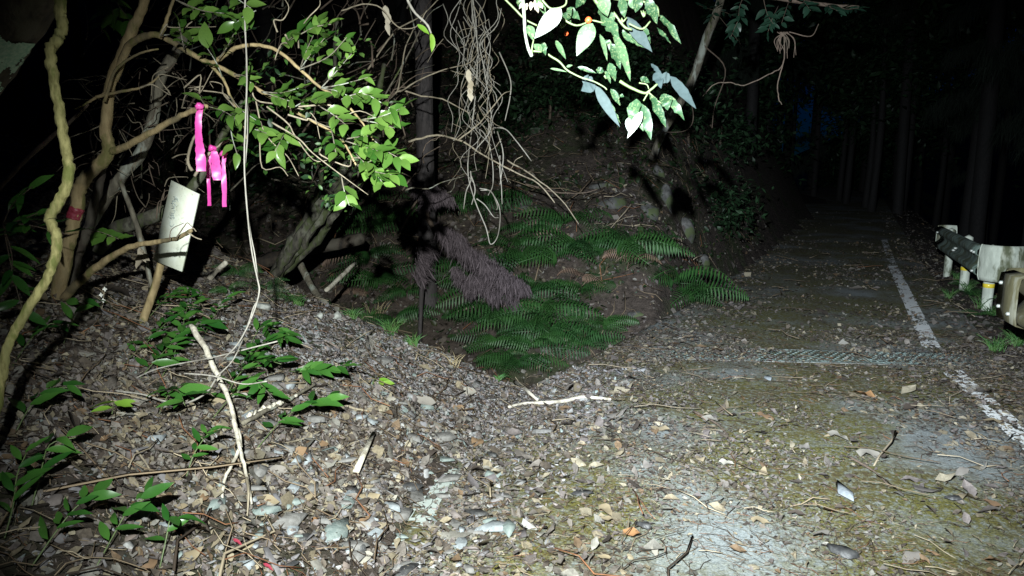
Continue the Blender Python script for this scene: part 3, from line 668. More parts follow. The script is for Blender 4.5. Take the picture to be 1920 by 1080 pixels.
put('twig', ptube([(365, 330), (390, 290), (412, 272), (430, 262)], 3.32, [3, 2]), MAT['twig'], tree); put('twig', ptube([(360, 320), (352, 300), (362, 262), (372, 250)], 3.3, [3, 2]), MAT['twig'], tree)

# ---------------------------------------------------------------- sign board on a stake
m, nt, n, l, b = mat('weathered_white_board'); p = n.new('ShaderNodeTexCoord').outputs['Object']
f1 = noise_node(n, l, 9, 6, p); f2 = noise_node(n, l, 60, 5, p, .7); f3 = noise_node(n, l, 25, 5, p)
c = mixc(n, l, ramp(n, l, f1, [(.35, 0), (.7, 1)]), (.80, .84, .76), (.58, .60, .46))
c = mixc(n, l, ramp(n, l, f3, [(.58, 0), (.68, .6)]), c, (.30, .33, .27)); c = mixc(n, l, ramp(n, l, f2, [(.62, 0), (.72, .8)]), c, (.16, .18, .15))
l.new(c, b.inputs['Base Color']); b.inputs['Roughness'].default_value = .7; MAT['board'] = m
MAT['ink'] = m_plain('faded_ink', (.22, .26, .25), .8, (.45, .49, .46), 120)
cor = [P(321, 338, 3.62), P(372, 364, 3.55), P(340, 509, 3.55), P(287, 488, 3.62)]
nrm = np.cross(cor[1] - cor[0], cor[3] - cor[0]); nrm /= np.linalg.norm(nrm); nrm = -nrm if nrm[1] > 0 else nrm
stake_foot = G(268, 604)
sign = thing('sign_board', stake_foot, 'leaning white board with faded handwriting on a wooden stake', 'sign')
Vb = np.array(cor + [c - nrm * .012 for c in cor])
brd = put('board', (Vb, [np.array([[0, 3, 2, 1], [4, 5, 6, 7], [0, 1, 5, 4], [1, 2, 6, 5], [2, 3, 7, 6], [3, 0, 4, 7]])]), MAT['board'], sign, False)
put('stake', tube([stake_foot - np.array([0, 0, .1]), stake_foot, P(288, 545, 3.66), P(306, 480, 3.66), P(325, 410, 3.66)], [.022, .022, .021, .02, .017], 8, 4, .06), MAT['bark_yellow'], sign)
def on_board(u, v):
    px, py = 270 + u / 5.68, 330 + v / 5.68; d = ray(px, py); o = np.array([0, 0, CAM_Z]); return o + d * ((cor[0] - o).dot(nrm) / d.dot(nrm)) + nrm * .0015
INK = [[(318, 222), (350, 230)], [(345, 215), (330, 262)], [(322, 245), (366, 252)], [(352, 232), (368, 278)], [(330, 262), (345, 275)], [(300, 268), (332, 274)], [(316, 255), (303, 305)], [(293, 290), (337, 300), (318, 328)], [(328, 300), (352, 320)], [(300, 318), (330, 330)],
       [(298, 345), (332, 340), (312, 365), (336, 374), (320, 400), (296, 396)], [(285, 420), (322, 426)], [(300, 405), (290, 462)], [(315, 410), (322, 458)], [(280, 448), (330, 442)], [(285, 480), (279, 520), (300, 540), (324, 512)]]
put('handwriting', join([tube([on_board(*q) for q in s], .0024, 4, 2, 0) for s in INK]), MAT['ink'], brd)

# ---------------------------------------------------------------- vines, big leaning trunk, cords
big = thing('leaning_tree', G(-60, 760), 'thick dark trunk leaning out of the top left corner with a pale lichen patch', 'tree')
BT = [P(-330, 560, 2.7), P(-150, 240, 2.6), P(-25, 55, 2.5), P(75, -90, 2.45), P(190, -260, 2.4)]
put('trunk', tube(BT, [.16, .145, .135, .13, .12], 16, 8, .02), MAT['bark_brown_shaded'], big)
def lichen(t0, t1, a0, a1, seed):
    q, r = spline(BT, [.16, .145, .135, .13, .12], 8); ts = np.linspace(t0, t1, 60); aa = np.linspace(R(a0), R(a1), 44); i = ts * (len(q) - 1)
    C = np.stack([np.interp(i, np.arange(len(q)), q[:, k]) for k in range(3)], -1); rr = np.interp(i, np.arange(len(q)), r)
    T = np.gradient(C, axis=0); T /= np.linalg.norm(T, axis=1, keepdims=True); A = np.cross(T, [0, 1, 0]); A /= np.linalg.norm(A, axis=1, keepdims=True); B = np.cross(T, A)
    V = C[:, None] + (rr * 1.035)[:, None, None] * (np.cos(aa)[None, :, None] * A[:, None] + np.sin(aa)[None, :, None] * B[:, None]); ii = np.arange(60 * 44).reshape(60, 44)
    Qd = np.stack([ii[:-1, :-1], ii[:-1, 1:], ii[1:, 1:], ii[1:, :-1]], -1); SS, AA = np.meshgrid(ts, aa, indexing='ij')
    w = fbm(SS * 55 + seed, AA * 5 + seed, 4)[:-1, :-1] - 1.1 * (((SS - (t0 + t1) / 2) / (t1 - t0))**2 + ((AA - aa.mean()) / (aa[-1] - aa[0]))**2)[:-1, :-1]
    put('lichen_patch', (V.reshape(-1, 3), [Qd[w > .22]]), MAT['lichen'], big)
MAT['lichen'] = m_plain('pale_green_lichen', (.26, .44, .34), .9, (.42, .56, .47), 70, .6)
for q in ((.37, .46, 110, 190, 1), (.46, .55, 105, 195, 4)): lichen(*q)
o = put('twisted_vine', ptube([(118, -30), (114, 0), (113, 28), (117, 50), (106, 74), (95, 96), (98, 130), (105, 180), (115, 230), (125, 290), (130, 320), (120, 362), (95, 405), (99, 425), (107, 452), (100, 492), (84, 530), (55, 575), (30, 617), (14, 652), (4, 705), (-8, 770), (-30, 850)], [2.35, 2.25, 2.1], [10, 9, 8.5, 9.5, 9, 8.5, 9], sides=12, per=6, rough=.07, wob=.10), MAT['bark_vine'])
tag(o, 'twisted olive green vine stem hanging down the left edge', 'vine')
CORDS = [([(462, -40), (459, 20), (460, 60), (463, 150), (458, 300), (464, 400), (472, 470), (482, 520), (486, 548), (474, 590), (455, 630), (440, 652), (420, 672)], 3.0, 1.5, 'pale thin vine cord hanging straight down beside the pink ribbons'),
         ([(462, 120), (464, 250), (459, 330), (467, 420), (478, 480), (484, 530), (487, 556), (476, 575), (466, 605), (440, 670), (408, 705)], 3.03, 1.3, 'second pale vine cord entwined with the straight hanging cord'),
         ([(408, 705), (388, 735), (360, 752), (335, 757), (300, 750), (270, 740), (235, 735), (205, 733), (160, 742)], 2.95, 1.9, 'thin tan vine looping in an arc over the ground shrubs'),
         ([(180, 745), (215, 735), (250, 712), (300, 690), (390, 672), (440, 660), (520, 640)], 3.1, 1.4, 'straight brown runner lying over the ground shrubs'),
         ([(345, 700), (400, 705), (455, 720), (500, 715)], 2.9, 1.3, 'short tan runner crossing behind the forked stick')]
for pix, Yd, r, lab in CORDS: tag(put('vine_cord', ptube(pix, Yd, r, sides=6, per=5, rough=.06), MAT['twig_pale']), lab, 'vine')
# thin grey stems behind the forked tree
tag(put('slanting_stem', ptube([(345, 60), (330, 95), (300, 150), (287, 225), (262, 290), (230, 325), (180, 400), (130, 500)], [4.0, 3.9], [10, 10, 11, 12], rough=.06), MAT['bark_grey']), 'grey lichened stem slanting behind the forked tree', 'stem')
tag(put('mossy_log', ptube([(180, 470), (215, 432), (250, 418), (300, 400), (330, 385), (375, 330), (420, 250), (455, 190)], [4.0, 4.1], [13, 15, 14, 11, 7, 5], rough=.09), MAT['bark_moss']), 'mossy crooked limb behind the white board', 'branch')
tag(put('bare_branch', ptube([(-20, 372), (0, 350), (45, 303), (95, 258), (130, 230), (165, 195)], 3.6, [5, 4, 3]), MAT['twig_dark']), 'thin straight bare branch rising behind the twisted vine', 'branch')
tag(put('broken_pole', ptube([(225, 340), (248, 398), (265, 452), (280, 520), (292, 560)], 3.9, [4, 5, 4]), MAT['bark_grey']), 'thin grey pole leaning behind the white board', 'pole')
for k in range(70):
    a = (rng.uniform(170, 350), rng.uniform(120, 420)); an = rng.uniform(0, 6.28); L = rng.uniform(30, 110); Yd = rng.uniform(3.7, 4.6)
    if k == 0:
        thk = thing('dead_thicket', P(250, 420, 4.1), 'tangle of thin dead twigs behind the forked tree', 'thicket')
        TW = []
    pts = [P(a[0] + math.cos(an) * L * v + rng.normal(0, 6), a[1] + math.sin(an) * L * .8 * v + 20 * v * v + rng.normal(0, 6), Yd) for v in (0, .35, .7, 1)]
    TW.append(tube(pts, [.004, .0015], 4, 3, 0))
for k in range(0, 70, 10): put('twig', join(TW[k:k + 10]), MAT['twig_dark' if k % 20 else 'twig'], thk)['kind'] = 'stuff'
bt = thing('dead_thicket', P(600, 430, 6.5), 'dim tangle of bare branches behind the green leaves of the forked tree', 'thicket')
for g_ in range(6):
    tw = []
    for k in range(26):
        x, y = rng.uniform(150, 800), rng.uniform(-20, 400); an = rng.normal(-1.2, .7); L = rng.uniform(60, 220); Yd = rng.uniform(5.0, 7.5)
        pts = [P(x + math.cos(an) * L * v + rng.normal(0, 8), y + math.sin(an) * L * v + rng.normal(0, 8), Yd + v * .3) for v in (0, .3, .55, .8, 1)]
        tw.append(tube(pts, [.008, .002], 4, 3, 0))
    put('branches', join(tw), MAT['twig_dark' if g_ % 3 else 'bark_grey'], bt)['kind'] = 'stuff'
hd = thing('curled_dead_leaf', P(262, 470, 3.6), 'curled pale dead leaf caught beside the white board', 'leaf'); 
for dx, dy, an in ((0, 0, 1.2), (6, 12, 2.0), (-4, 8, .6)):
    place('lobe', LEAF['dead'][rng.integers(5)], P(262 + dx, 462 + dy, 3.6), basis(np.array([math.cos(an), -.2, -math.sin(an)]), np.array([0, -1, .3]) + rng.normal(0, .3, 3)), .09, hd)

# ---------------------------------------------------------------- sticks on the ground
def stick(name, pix, r, m, label, lift=.02, cat='stick', Ys=None, **k):
    pts = []
    for i, (a, b) in enumerate(pix): pts.append(G(a, b, lift) if Ys is None else P(a, b, Ys[i]))
    d = np.array([p[1] for p in pts]); rr = np.interp(np.linspace(0, 1, len(pix)), np.linspace(0, 1, np.size(r)), np.atleast_1d(r))
    return tag(put(name, tube(pts, rr * d / F_PX, **k), MAT[m]), label, cat)
fs = thing('forked_stick', G(440, 960), 'long bleached forked stick propped on the leafy bank', 'stick')
put('stem', tube(np.array([P(358, 611, 3.30), P(385, 655, 3.2), P(408, 705, 3.1), P(430, 752, 2.98), P(441, 800, 2.88), P(452, 850, 2.75), P(464, 900, 2.65), P(472, 945, 2.6)]), [.0135, .013, .012, .010, .0095, .0075, .006, .004], 8, 5, .1, .15), MAT['twig_white'], fs)
put('fork', tube(np.array([P(446, 805, 2.88), P(450, 838, 2.8), P(425, 890, 2.68), P(417, 930, 2.58), P(421, 985, 2.48), P(430, 1030, 2.40), P(436, 1090, 2.32)]), [.0075, .0075, .007, .006, .005, .0045, .004], 7, 5, .1, .15), MAT['twig_white'], fs)
put('fork', tube(np.array([P(462, 895, 2.65), P(466, 925, 2.6), P(462, 985, 2.56)]), [.006, .005, .003], 6, 4, .08), MAT['twig'], fs)
stick('road_stick', [(953, 769), (985, 762), (1030, 760), (1060, 757), (1095, 750), (1145, 754)], [2.5, 4, 4, 3], 'twig_white', 'longer of two pale sticks lying where the bank meets the road')
stick('road_stick', [(966, 722), (985, 738), (1008, 758)], [4, 3], 'twig_white', 'shorter of two pale sticks lying where the bank meets the road', .03)
stick('grey_stick', [(375, 568), (383, 545), (398, 515), (424, 492)], [5, 6, 5], 'twig_white', 'bent pale grey stick standing up behind the bank right of the board', Ys=[4.9, 4.8, 4.75, 4.7])
stick('pole', [(555, 480), (575, 520), (596, 555), (611, 570)], [7, 6], 'bark_grey', 'grey pole lying in the gully below the leaning mossy stems', Ys=[6.6, 6.4, 6.1, 5.9])
stick('pole', [(664, 494), (640, 518), (611, 545)], [4, 4], 'twig_white', 'thin pale pole lying right of the leaning mossy stems', Ys=[6.8, 6.5, 6.2])
stick('fallen_log', [(470, 500), (560, 470), (620, 460), (680, 447)], [13, 12], 'bark_brown_shaded', 'dark fallen log lying behind the leaning mossy stems', Ys=[7.2, 7.2, 7.2, 7.2], cat='log')
mb = thing('mossy_branch', G(520, 775), 'fallen branch flecked with white lichen on the leafy bank', 'branch')
put('stem', tube([G(455, 806, .03), G(500, 785, .04), G(545, 762, .04), G(575, 748, .05), G(592, 738, .05)], [.012, .012, .011, .008, .006], 8, 4, .15), MAT['bark_grey'], mb)
fl = [tube([G(455 + 120 * v, 803 - 52 * v, .045) + rng.normal(0, .006, 3), G(460 + 120 * v, 801 - 52 * v, .052)], .009, 5, 1, .4) for v in rng.uniform(.1, .85, 22)]
put('lichen_flakes', join(fl), MAT['twig_white'], mb)['kind'] = 'stuff'
sp = G(668, 905, .05); se = G(703, 838, .075); ax = se - sp; L = np.linalg.norm(ax); Rb = basis(ax, np.array([.1, -.4, 1]))
V, Fs = boxm(L / 2, 0, 0, L, .030, .010); V[V[:, 0] > L * .6, 1] *= .55; V[:, 1] += .004 * np.sin(V[:, 0] * 40)
tag(put('wood_splinter', (V @ Rb.T + sp, Fs), MAT['twig_white'], None, False), 'flat pale wood splinter lying on the stony slope', 'splinter')
for pix, lab in [([(280, 800), (330, 830), (390, 855)], 'dark thin twig lying right of the yellow green leaf'), ([(240, 830), (270, 870), (285, 895)], 'straight tan twig lying left of the forked stick'), ([(300, 1045), (350, 1035), (400, 1013)], 'pale short branch lying at the foot of the forked stick'),
                 ([(480, 850), (560, 832), (600, 815)], 'green twig lying under the lower shrub leaves'), ([(640, 765), (700, 775), (760, 745)], 'thin curved twig on the gravel slope'), ([(1300, 775), (1345, 800), (1370, 830)], 'dark twig lying on the bare patch of road'),
                 ([(1590, 860), (1640, 890), (1665, 915)], 'dark twig lying on the mossy road'), ([(620, 860), (660, 838), (700, 826)], 'pale twig lying above the wood splinter')]:
    stick('twig', pix, [2.5, 1.5], 'twig_dark' if 'dark' in lab else 'twig', lab, .015, 'twig')

# ---------------------------------------------------------------- ground shrubs on the bank
def shrub(pix, nl, L, label, key='shrub', lift=.17, group=None, m='stem_green', spread=1.0):
    t = thing('ground_shrub', G(*pix[0]), label, 'shrub', group)
    pts = [G(*q, lift * math.sin(1.6 * (i + .2) / len(pix))) for i, q in enumerate(pix)]
    put('stem', tube(pts, [.0026, .0018], 5, 4, .05), MAT[m], t)
    q, _ = spline(pts, .003, 6)
    for i in range(nl):
        k = .2 + .8 * (i + .5) / nl; j = min(int(k * (len(q) - 1)), len(q) - 2); u = q[j + 1] - q[j]; u /= np.linalg.norm(u) + 1e-9; s = np.cross(u, [0, 0, 1]); s /= np.linalg.norm(s) + 1e-9
        ang = R(rng.uniform(30, 75)) * spread * (1 if i % 2 else -1); d = u * math.cos(ang) + s * math.sin(ang) + np.array([0, 0, rng.uniform(-.45, .3)])
        add_leaf(t, key, q[j] + np.array([0, 0, .01]), d, np.array([rng.normal(0, .45), -.55 + rng.normal(0, .4), 1]), L * rng.uniform(.7, 1.15))
SH = [([(300, 720), (330, 690), (350, 640), (360, 600)], 14, .10, 'shrub with small dark leaves spreading beneath the white board'), ([(260, 720), (300, 700), (345, 675), (395, 660)], 16, .10, 'bushy shrub left of the forked stick'),
      ([(230, 690), (280, 670), (330, 640), (400, 610)], 14, .075, 'low shrub with fine leaves along the top of the bank'), ([(430, 720), (470, 690), (510, 680), (540, 690)], 16, .10, 'dense shrub right of the forked stick'), ([(420, 760), (450, 730), (490, 720), (530, 740)], 14, .10, 'shrub whose leaves overlap the forked stick'),
      ([(540, 700), (570, 725), (610, 735), (660, 740)], 13, .115, 'shrub twig with long pointed leaves reaching right over the gravel'), ([(480, 850), (530, 818), (580, 805), (628, 806)], 10, .115, 'lone shrub shoot lying lowest on the gravel slope'),
      ([(400, 790), (440, 770), (480, 765), (510, 800)], 9, .10, 'sparse shrub below the looping vine'), ([(300, 780), (320, 770), (340, 790), (352, 830)], 7, .12, 'small shrub with one shiny leaf left of the forked stick'), ([(350, 900), (365, 890), (385, 885), (400, 880)], 7, .07, 'tiny seedling left of the stick fork'),
      ([(470, 650), (490, 640), (520, 660), (545, 680)], 9, .09, 'shrub tip on the crest of the bank'), ([(280, 600), (310, 590), (340, 585), (370, 600)], 12, .07, 'small leafy tuft right at the foot of the sign stake'), ([(380, 640), (400, 625), (420, 610), (445, 600)], 9, .07, 'small dark shrub behind the forked stick top')]
for pix, nl, L, lab in SH: shrub(pix, int(nl * 1.5), L * 1.12, lab)
shrub([(690, 700), (705, 718), (715, 725), (728, 728)], 7, .07, 'tiny pale green seedling alone on the gravel slope', 'yellow', .03)
for pix, nl, lab in [([(225, 770), (222, 785), (218, 800), (215, 830)], 4, 'yellow green seedling with notched leaves on the bank'), ([(155, 440), (180, 430), (205, 445), (225, 450)], 6, 'leafy shoot with bright oval leaves beside the forked trunk')]:
    if 'shoot' in lab:
        t = thing('leafy_shoot', P(158, 428, 3.3), lab, 'shoot'); spray(t, P(158, 428, 3.35), P(222, 448, 3.2), 7, .075, 'tree', .002, 'twig')
    else: shrub(pix, nl, .10, lab, 'yellow', .12)
DK = [([(60, 960), (80, 930), (100, 900), (150, 900)], 7, .12, 'dark shrub with drooping leaves low on the left edge'), ([(30, 820), (60, 800), (100, 790), (140, 800)], 8, .12, 'dark shrub with broad leaves below the twisted vine'), ([(60, 1070), (110, 1040), (150, 1020), (190, 1010)], 9, .10, 'dark leafy plant in the bottom left corner'),
      ([(180, 1075), (220, 1040), (250, 1020), (290, 1010)], 9, .10, 'dark leafy plant along the bottom edge left of the forked stick'), ([(300, 1075), (315, 1050), (325, 1040), (345, 1060)], 5, .09, 'small dark seedling at the bottom edge'), ([(10, 1020), (30, 990), (40, 960), (60, 930)], 8, .11, 'dark plant touching the left edge near the corner'),
      ([(120, 650), (140, 625), (160, 615), (185, 625)], 5, .12, 'broad dark leaves at the foot of the forked tree'), ([(20, 700), (60, 670), (100, 660), (130, 680)], 8, .11, 'dark shrub between the twisted vine and the forked tree')]
for pix, nl, L, lab in DK: shrub(pix, nl, L, lab, lift=.16)
tl = thing('leafy_shoot', P(30, 380, 2.9), 'dim leafy shoot behind the twisted vine', 'shoot')
for e in ((70, 400), (20, 440), (60, 350), (20, 520), (130, 440), (45, 590)): spray(tl, P(5, 420, 3.0), P(*e, 2.9), 5, .12, 'shrub', .003, 'twig_dark')
ts = thing('leafy_shoot', P(230, 10, 3.6), 'dim leafy shoot at the top behind the yellowish trunk', 'shoot')
for e in ((215, 40), (190, 60), (260, 60)): spray(ts, P(200, -20, 3.7), P(*e, 3.6), 5, .10, 'tree', .003, 'twig_dark')
fw = thing('flowering_stem', G(185, 700), 'thin stem with tiny white flowers at the foot of the forked tree', 'flower')
put('stem', tube([G(185, 700), P(188, 640, 3.5), P(190, 590, 3.5), P(196, 545, 3.5)], [.003, .002], 5, 4, .05), MAT['twig'], fw)
for q in ((190, 553), (194, 563), (197, 542)):
    for k in range(4): place('petal', LEAF['dead'][k], P(*q, 3.48), basis(np.array([math.cos(k * 1.6), -.3, math.sin(k * 1.6)]), (0, -1, .4)), .016, fw, None).data.materials.clear() if False else None
MAT['petal'] = m_plain('white_petal', (.8, .8, .75), .6)
pet = npmesh('petal', *leaf_vf(1, .8, .1, .2, 3)); pet.materials.append(MAT['petal'])
for q in ((190, 553), (194, 563), (197, 542)):
    for k in range(4): place('petal', pet, P(*q, 3.48), basis(np.array([math.cos(k * 1.6), -.3, math.sin(k * 1.6)]), (0, -1, .4)), .013, fw)

# ---------------------------------------------------------------- hanging dry vines, centre
hv = thing('hanging_vine_tangle', P(890, -60, 4.6), 'tangle of dry leafless vines hanging from above beside the cedar trunk', 'vine')
EX = [[(880, -40), (890, 60), (888, 160), (884, 250), (880, 320), (893, 372), (910, 430), (921, 455), (932, 441), (936, 392), (921, 362), (905, 355)], [(884, 250), (892, 240), (915, 250), (924, 300), (922, 345), (916, 362)], [(880, 320), (884, 340), (878, 365), (871, 393)], [(886, 330), (887, 360), (886, 385)],
      [(893, 372), (905, 390), (925, 402), (932, 406)], [(938, 290), (935, 320), (942, 350), (943, 378)], [(940, 250), (941, 290), (936, 340)], [(925, 240), (950, 238), (975, 260), (995, 304)], [(935, 105), (955, 140), (952, 180), (948, 222)], [(885, -20), (888, 40), (900, 110), (915, 180), (925, 250)], [(900, 355), (918, 362), (930, 385), (928, 395)]]
for e in EX: put('strand', tube(ppts(e, 5.6) + rng.normal(0, .012, (len(e), 3)), [.005, .0045, .0035], 5, 5, .1), MAT['twig_pale'], hv)
for k in range(26):
    x = rng.normal(893, 24); x1 = rng.normal(900, 24); y0 = rng.uniform(-60, 60); y1 = rng.uniform(150, 350); nn = 9; Yd = rng.uniform(5.2, 6.0)
    pts = [P(x + (x1 - x) * v + 14 * math.sin(v * rng.uniform(3, 8) + k) + rng.normal(0, 7), y0 + (y1 - y0) * v, Yd) for v in np.linspace(0, 1, nn)]
    put('strand', tube(pts, [.0032, .0018], 5, 4, .1), MAT['twig_pale' if k % 3 else 'twig'], hv)
for k in range(22):
    x = rng.normal(900, 30); y = rng.uniform(20, 330); an = rng.uniform(.2, 2.9); L = rng.uniform(30, 80); Yd = rng.uniform(5.2, 6.0)
    pts = [P(x + math.cos(an) * L * v * rng.uniform(.8, 1.1), y + math.sin(an) * L * v + rng.normal(0, 3), Yd) for v in (0, .4, .7, 1)]
    put('side_twig', tube(pts, [.0028, .0012], 4, 3, .1), MAT['twig'], hv)
for q, an in (((878, 130), 1.5), ((884, 150), 1.7), ((880, 165), 1.4), ((722, 10), 1.5), ((730, 25), 1.8), ((725, 40), 1.4)):
    place('dead_leaf', LEAF['dead'][rng.integers(5)], P(*q, 4.5), basis(np.array([math.cos(an), 0, -math.sin(an)]), (rng.normal(0, .4), -1, .2)), .085, hv)
BR = [([(640, 20), (680, 8), (715, 15), (745, 50), (780, 50), (800, 20)], 3.9, 2.5, 'thin bare twig arching across the top centre'), ([(735, 275), (780, 262), (820, 254), (868, 266), (905, 290), (960, 320), (1010, 345), (1040, 380)], 5.0, 4, 'bare branch crossing low in front of the cedar trunk'), ([(690, 225), (745, 172), (790, 180), (830, 186), (880, 212)], 5.0, 3.5, 'bare branch crossing in front of the cedar trunk at mid height'),
      ([(745, 172), (752, 140), (760, 90), (775, 55)], 5.0, 3, 'bare twig rising left of the cedar trunk'), ([(750, 172), (790, 148), (835, 130), (880, 118), (900, 90)], 4.9, 2.5, 'bare twig slanting up into the hanging vines'), ([(860, 262), (900, 230), (940, 180), (958, 170)], 4.7, 2.5, 'bare twig slanting through the hanging vines'),
      ([(690, 130), (740, 60), (790, 30), (830, -10)], 5.2, 3, 'dim bare twig slanting behind the green leaves at top centre'), ([(950, 300), (1000, 330), (1050, 372), (1085, 420)], 5.6, 3, 'thin branch drooping right of the hanging vines'), ([(985, 345), (1040, 360), (1090, 362), (1120, 355)], 7, 3, 'thin branch lying before the rock outcrop')]
for pix, Yd, r, lab in BR: tag(put('bare_twig', ptube(pix, Yd * 1.12, [r * .55, r * .28], sides=6, per=4, wob=.3), MAT['twig' if Yd < 6 else 'twig_dark']), lab, 'twig')
gs = thing('dangling_sprig', P(770, 0, 3.6), 'slim twig with two pale green leaf tips dangling before the cedar trunk', 'sprig')
put('stem', ptube([(755, -20), (775, 20), (800, 45), (808, 62)], 3.6, [2.5, 1.8]), MAT['twig_pale'], gs)
for a, an in (((808, 62), 1.4), ((811, 68), 1.6), ((782, 46), .6)): place('leaf', LEAF['yellow'][0], P(*a, 3.6), basis(np.array([math.cos(an), 0, -math.sin(an)]), (.6, -1, .3)), .075, gs)

# ---------------------------------------------------------------- spotted laurel branch near the camera, top centre
KL = 1.9
au = thing('overhanging_laurel', P(1090, -120, 1.5 * KL), 'overhanging laurel branch with large bright leaves and two red berries at the top centre', 'branch')
q8 = lambda u, v: (940 + u / 3.6, v / 3.6)
def twig8(pts, r, Y=1.45, m='stem_green', name='twig'): put(name, ptube([q8(*p) for p in pts], Y * KL, r, sides=7, per=5, rough=.05), MAT[m], au)
MAT['stem_pale'] = m_plain('pale_stem', (.18, .205, .16), .5, (.26, .285, .23), 50)
twig8([(120, -80), (145, 0), (155, 120), (160, 220), (180, 320), (205, 378)], [4, 3.2, 2.6, 3.4], 1.35, 'stem_pale')
twig8([(205, 372), (208, 320), (218, 265)], [2, 1.2], 1.35); twig8([(20, -10), (90, 60), (160, 130), (240, 172)], [2, 1.6], 1.38); twig8([(250, -40), (300, 30), (350, 60), (430, 35), (440, -20)], [2, 1.6], 1.36)
twig8([(400, 110), (450, 150), (510, 172), (570, 155), (610, 138), (690, 155)], [2, 1.5], 1.4); twig8([(215, 345), (270, 350)], [2, 1.5], 1.36); twig8([(280, 310), (320, 370), (390, 415), (440, 470), (490, 500), (545, 525), (620, 548), (690, 585), (712, 605)], [2.2, 1.6, 1.2], 1.42)
twig8([(800, 548), (870, 590), (965, 628), (1005, 608), (1052, 568)], [3, 2.4, 2], 1.5); twig8([(990, 628), (960, 680)], [1.6, 1.2], 1.5); twig8([(930, 560), (980, 570), (995, 600)], [1.4, 1], 1.5); twig8([(700, 20), (760, 90), (830, 180), (880, 200)], [3, 2], 1.5); twig8([(860, 160), (950, 195), (1005, 145)], [2, 1.6], 1.5); twig8([(990, 620), (1030, 655)], [1.6, 1.2], 1.5)
twig8([(600, -60), (640, 10), (700, 90), (740, 170), (770, 280), (800, 400)], [4, 3, 2], 1.5); twig8([(700, -60), (760, -10), (900, 0), (1040, 40), (1060, 110)], [3, 2], 1.55)
AL = [ # base u,v, tip u,v, width, kind, facing (x shift of the normal), depth
 (402, 58, 222, 268, 112, 'leaf_pale', .1, 1.33), (615, 158, 508, 374, 112, 'leaf_paleg', -.1, 1.38), (660, 50, 790, 280, 110, 'leaf_near', .5, 1.45), (760, 230, 884, 540, 70, 'leaf_paleg', .9, 1.45), (742, 295, 800, 472, 55, 'leaf_near', .6, 1.5), (850, 115, 1016, 356, 78, 'leaf_blue', -.4, 1.52),
 (985, -10, 1050, 168, 75, 'leaf_near', .3, 1.55), (1062, 100, 1222, 290, 46, 'leaf_near', .9, 1.58), (1050, 185, 1140, 300, 26, 'leaf_near', 1.2, 1.6), (810, -10, 832, 115, 62, 'leaf_near', .2, 1.5), (930, -20, 905, 88, 66, 'leaf_near', 0, 1.5), (860, -10, 935, 70, 60, 'leaf_paleg', -.3, 1.5), (445, 55, 532, 140, 55, 'leaf_near', .2, 1.5),
 (182, 170, 214, 268, 52, 'leaf_paleg', .6, 1.36), (365, 272, 432, 402, 36, 'leaf_paleg', .9, 1.42), (275, 345, 212, 300, 55, 'leaf_paleg', .1, 1.37), (270, 280, 296, 378, 40, 'leaf_near', .6, 1.38), (665, 232, 722, 410, 34, 'leaf_paleg', 1.1, 1.46), (730, 425, 766, 556, 50, 'leaf_near', .6, 1.5), (630, 560, 540, 612, 88, 'leaf_blue', .2, 1.45), (545, 530, 632, 570, 70, 'leaf_blue', .1, 1.45),
 (635, 578, 796, 856, 66, 'leaf_blue', -.5, 1.45), (660, 600, 798, 840, 40, 'leaf_near', .8, 1.47), (738, 600, 806, 712, 44, 'leaf_near', .5, 1.5), (912, 668, 882, 842, 92, 'leaf_near', 0, 1.5), (945, 700, 1014, 942, 80, 'leaf_near', .2, 1.5), (948, 752, 850, 934, 58, 'leaf_pale', .2, 1.47), (856, 795, 868, 905, 46, 'leaf_pale', -.2, 1.48), (935, 830, 958, 886, 26, 'leaf_paleg', 0, 1.49),
 (1000, 635, 1122, 862, 52, 'leaf_near', .8, 1.5), (1100, 632, 1122, 748, 80, 'leaf_near', -.1, 1.55), (1118, 640, 1242, 808, 46, 'leaf_near', .7, 1.55), (1010, 430, 1086, 512, 32, 'leaf_blue', .5, 1.6), (1040, 490, 1080, 594, 66, 'leaf_blue', .1, 1.6), (1140, 530, 1060, 520, 70, 'leaf_blue', .1, 1.6), (1140, 515, 1320, 735, 66, 'leaf_blue', -.3, 1.6), (942, 522, 1002, 562, 40, 'leaf_near', .0, 1.55),
 (515, 452, 645, 492, 24, 'leaf_near', .8, 1.46), (640, 470, 692, 484, 44, 'leaf_near', .3, 1.46), (330, 462, 442, 482, 16, 'leaf_paleg', .5, 1.4), (440, 450, 482, 440, 18, 'leaf_paleg', .3, 1.4), (670, -20, 720, 110, 95, 'leaf_paleg', .3, 1.42), (560, -30, 500, 60, 60, 'leaf_near', .1, 1.5), (240, -20, 300, 100, 60, 'leaf_paleg', .4, 1.4), (110, -10, 140, 60, 46, 'leaf_near', .4, 1.4), (700, 480, 740, 560, 30, 'leaf_near', .5, 1.5),
 (800, 640, 828, 655, 24, 'leaf_near', .3, 1.5), (820, 200, 890, 290, 55, 'leaf_near', .3, 1.55), (880, 250, 975, 330, 55, 'leaf_near', .2, 1.55), (700, 270, 730, 340, 60, 'leaf_near', .1, 1.55), (590, 310, 655, 330, 40, 'leaf_near', .1, 1.56), (420, 90, 470, 160, 50, 'leaf_near', .1, 1.52), (330, 225, 352, 255, 28, 'leaf_near', 0, 1.42), (960, 180, 1010, 300, 40, 'leaf_near', .4, 1.6)]
MAT['leaf_paleg'] = m_leaf('light_green_leaf', (.062, .12, .052), (.10, .165, .08), .45, .2, (.14, .19, .09))
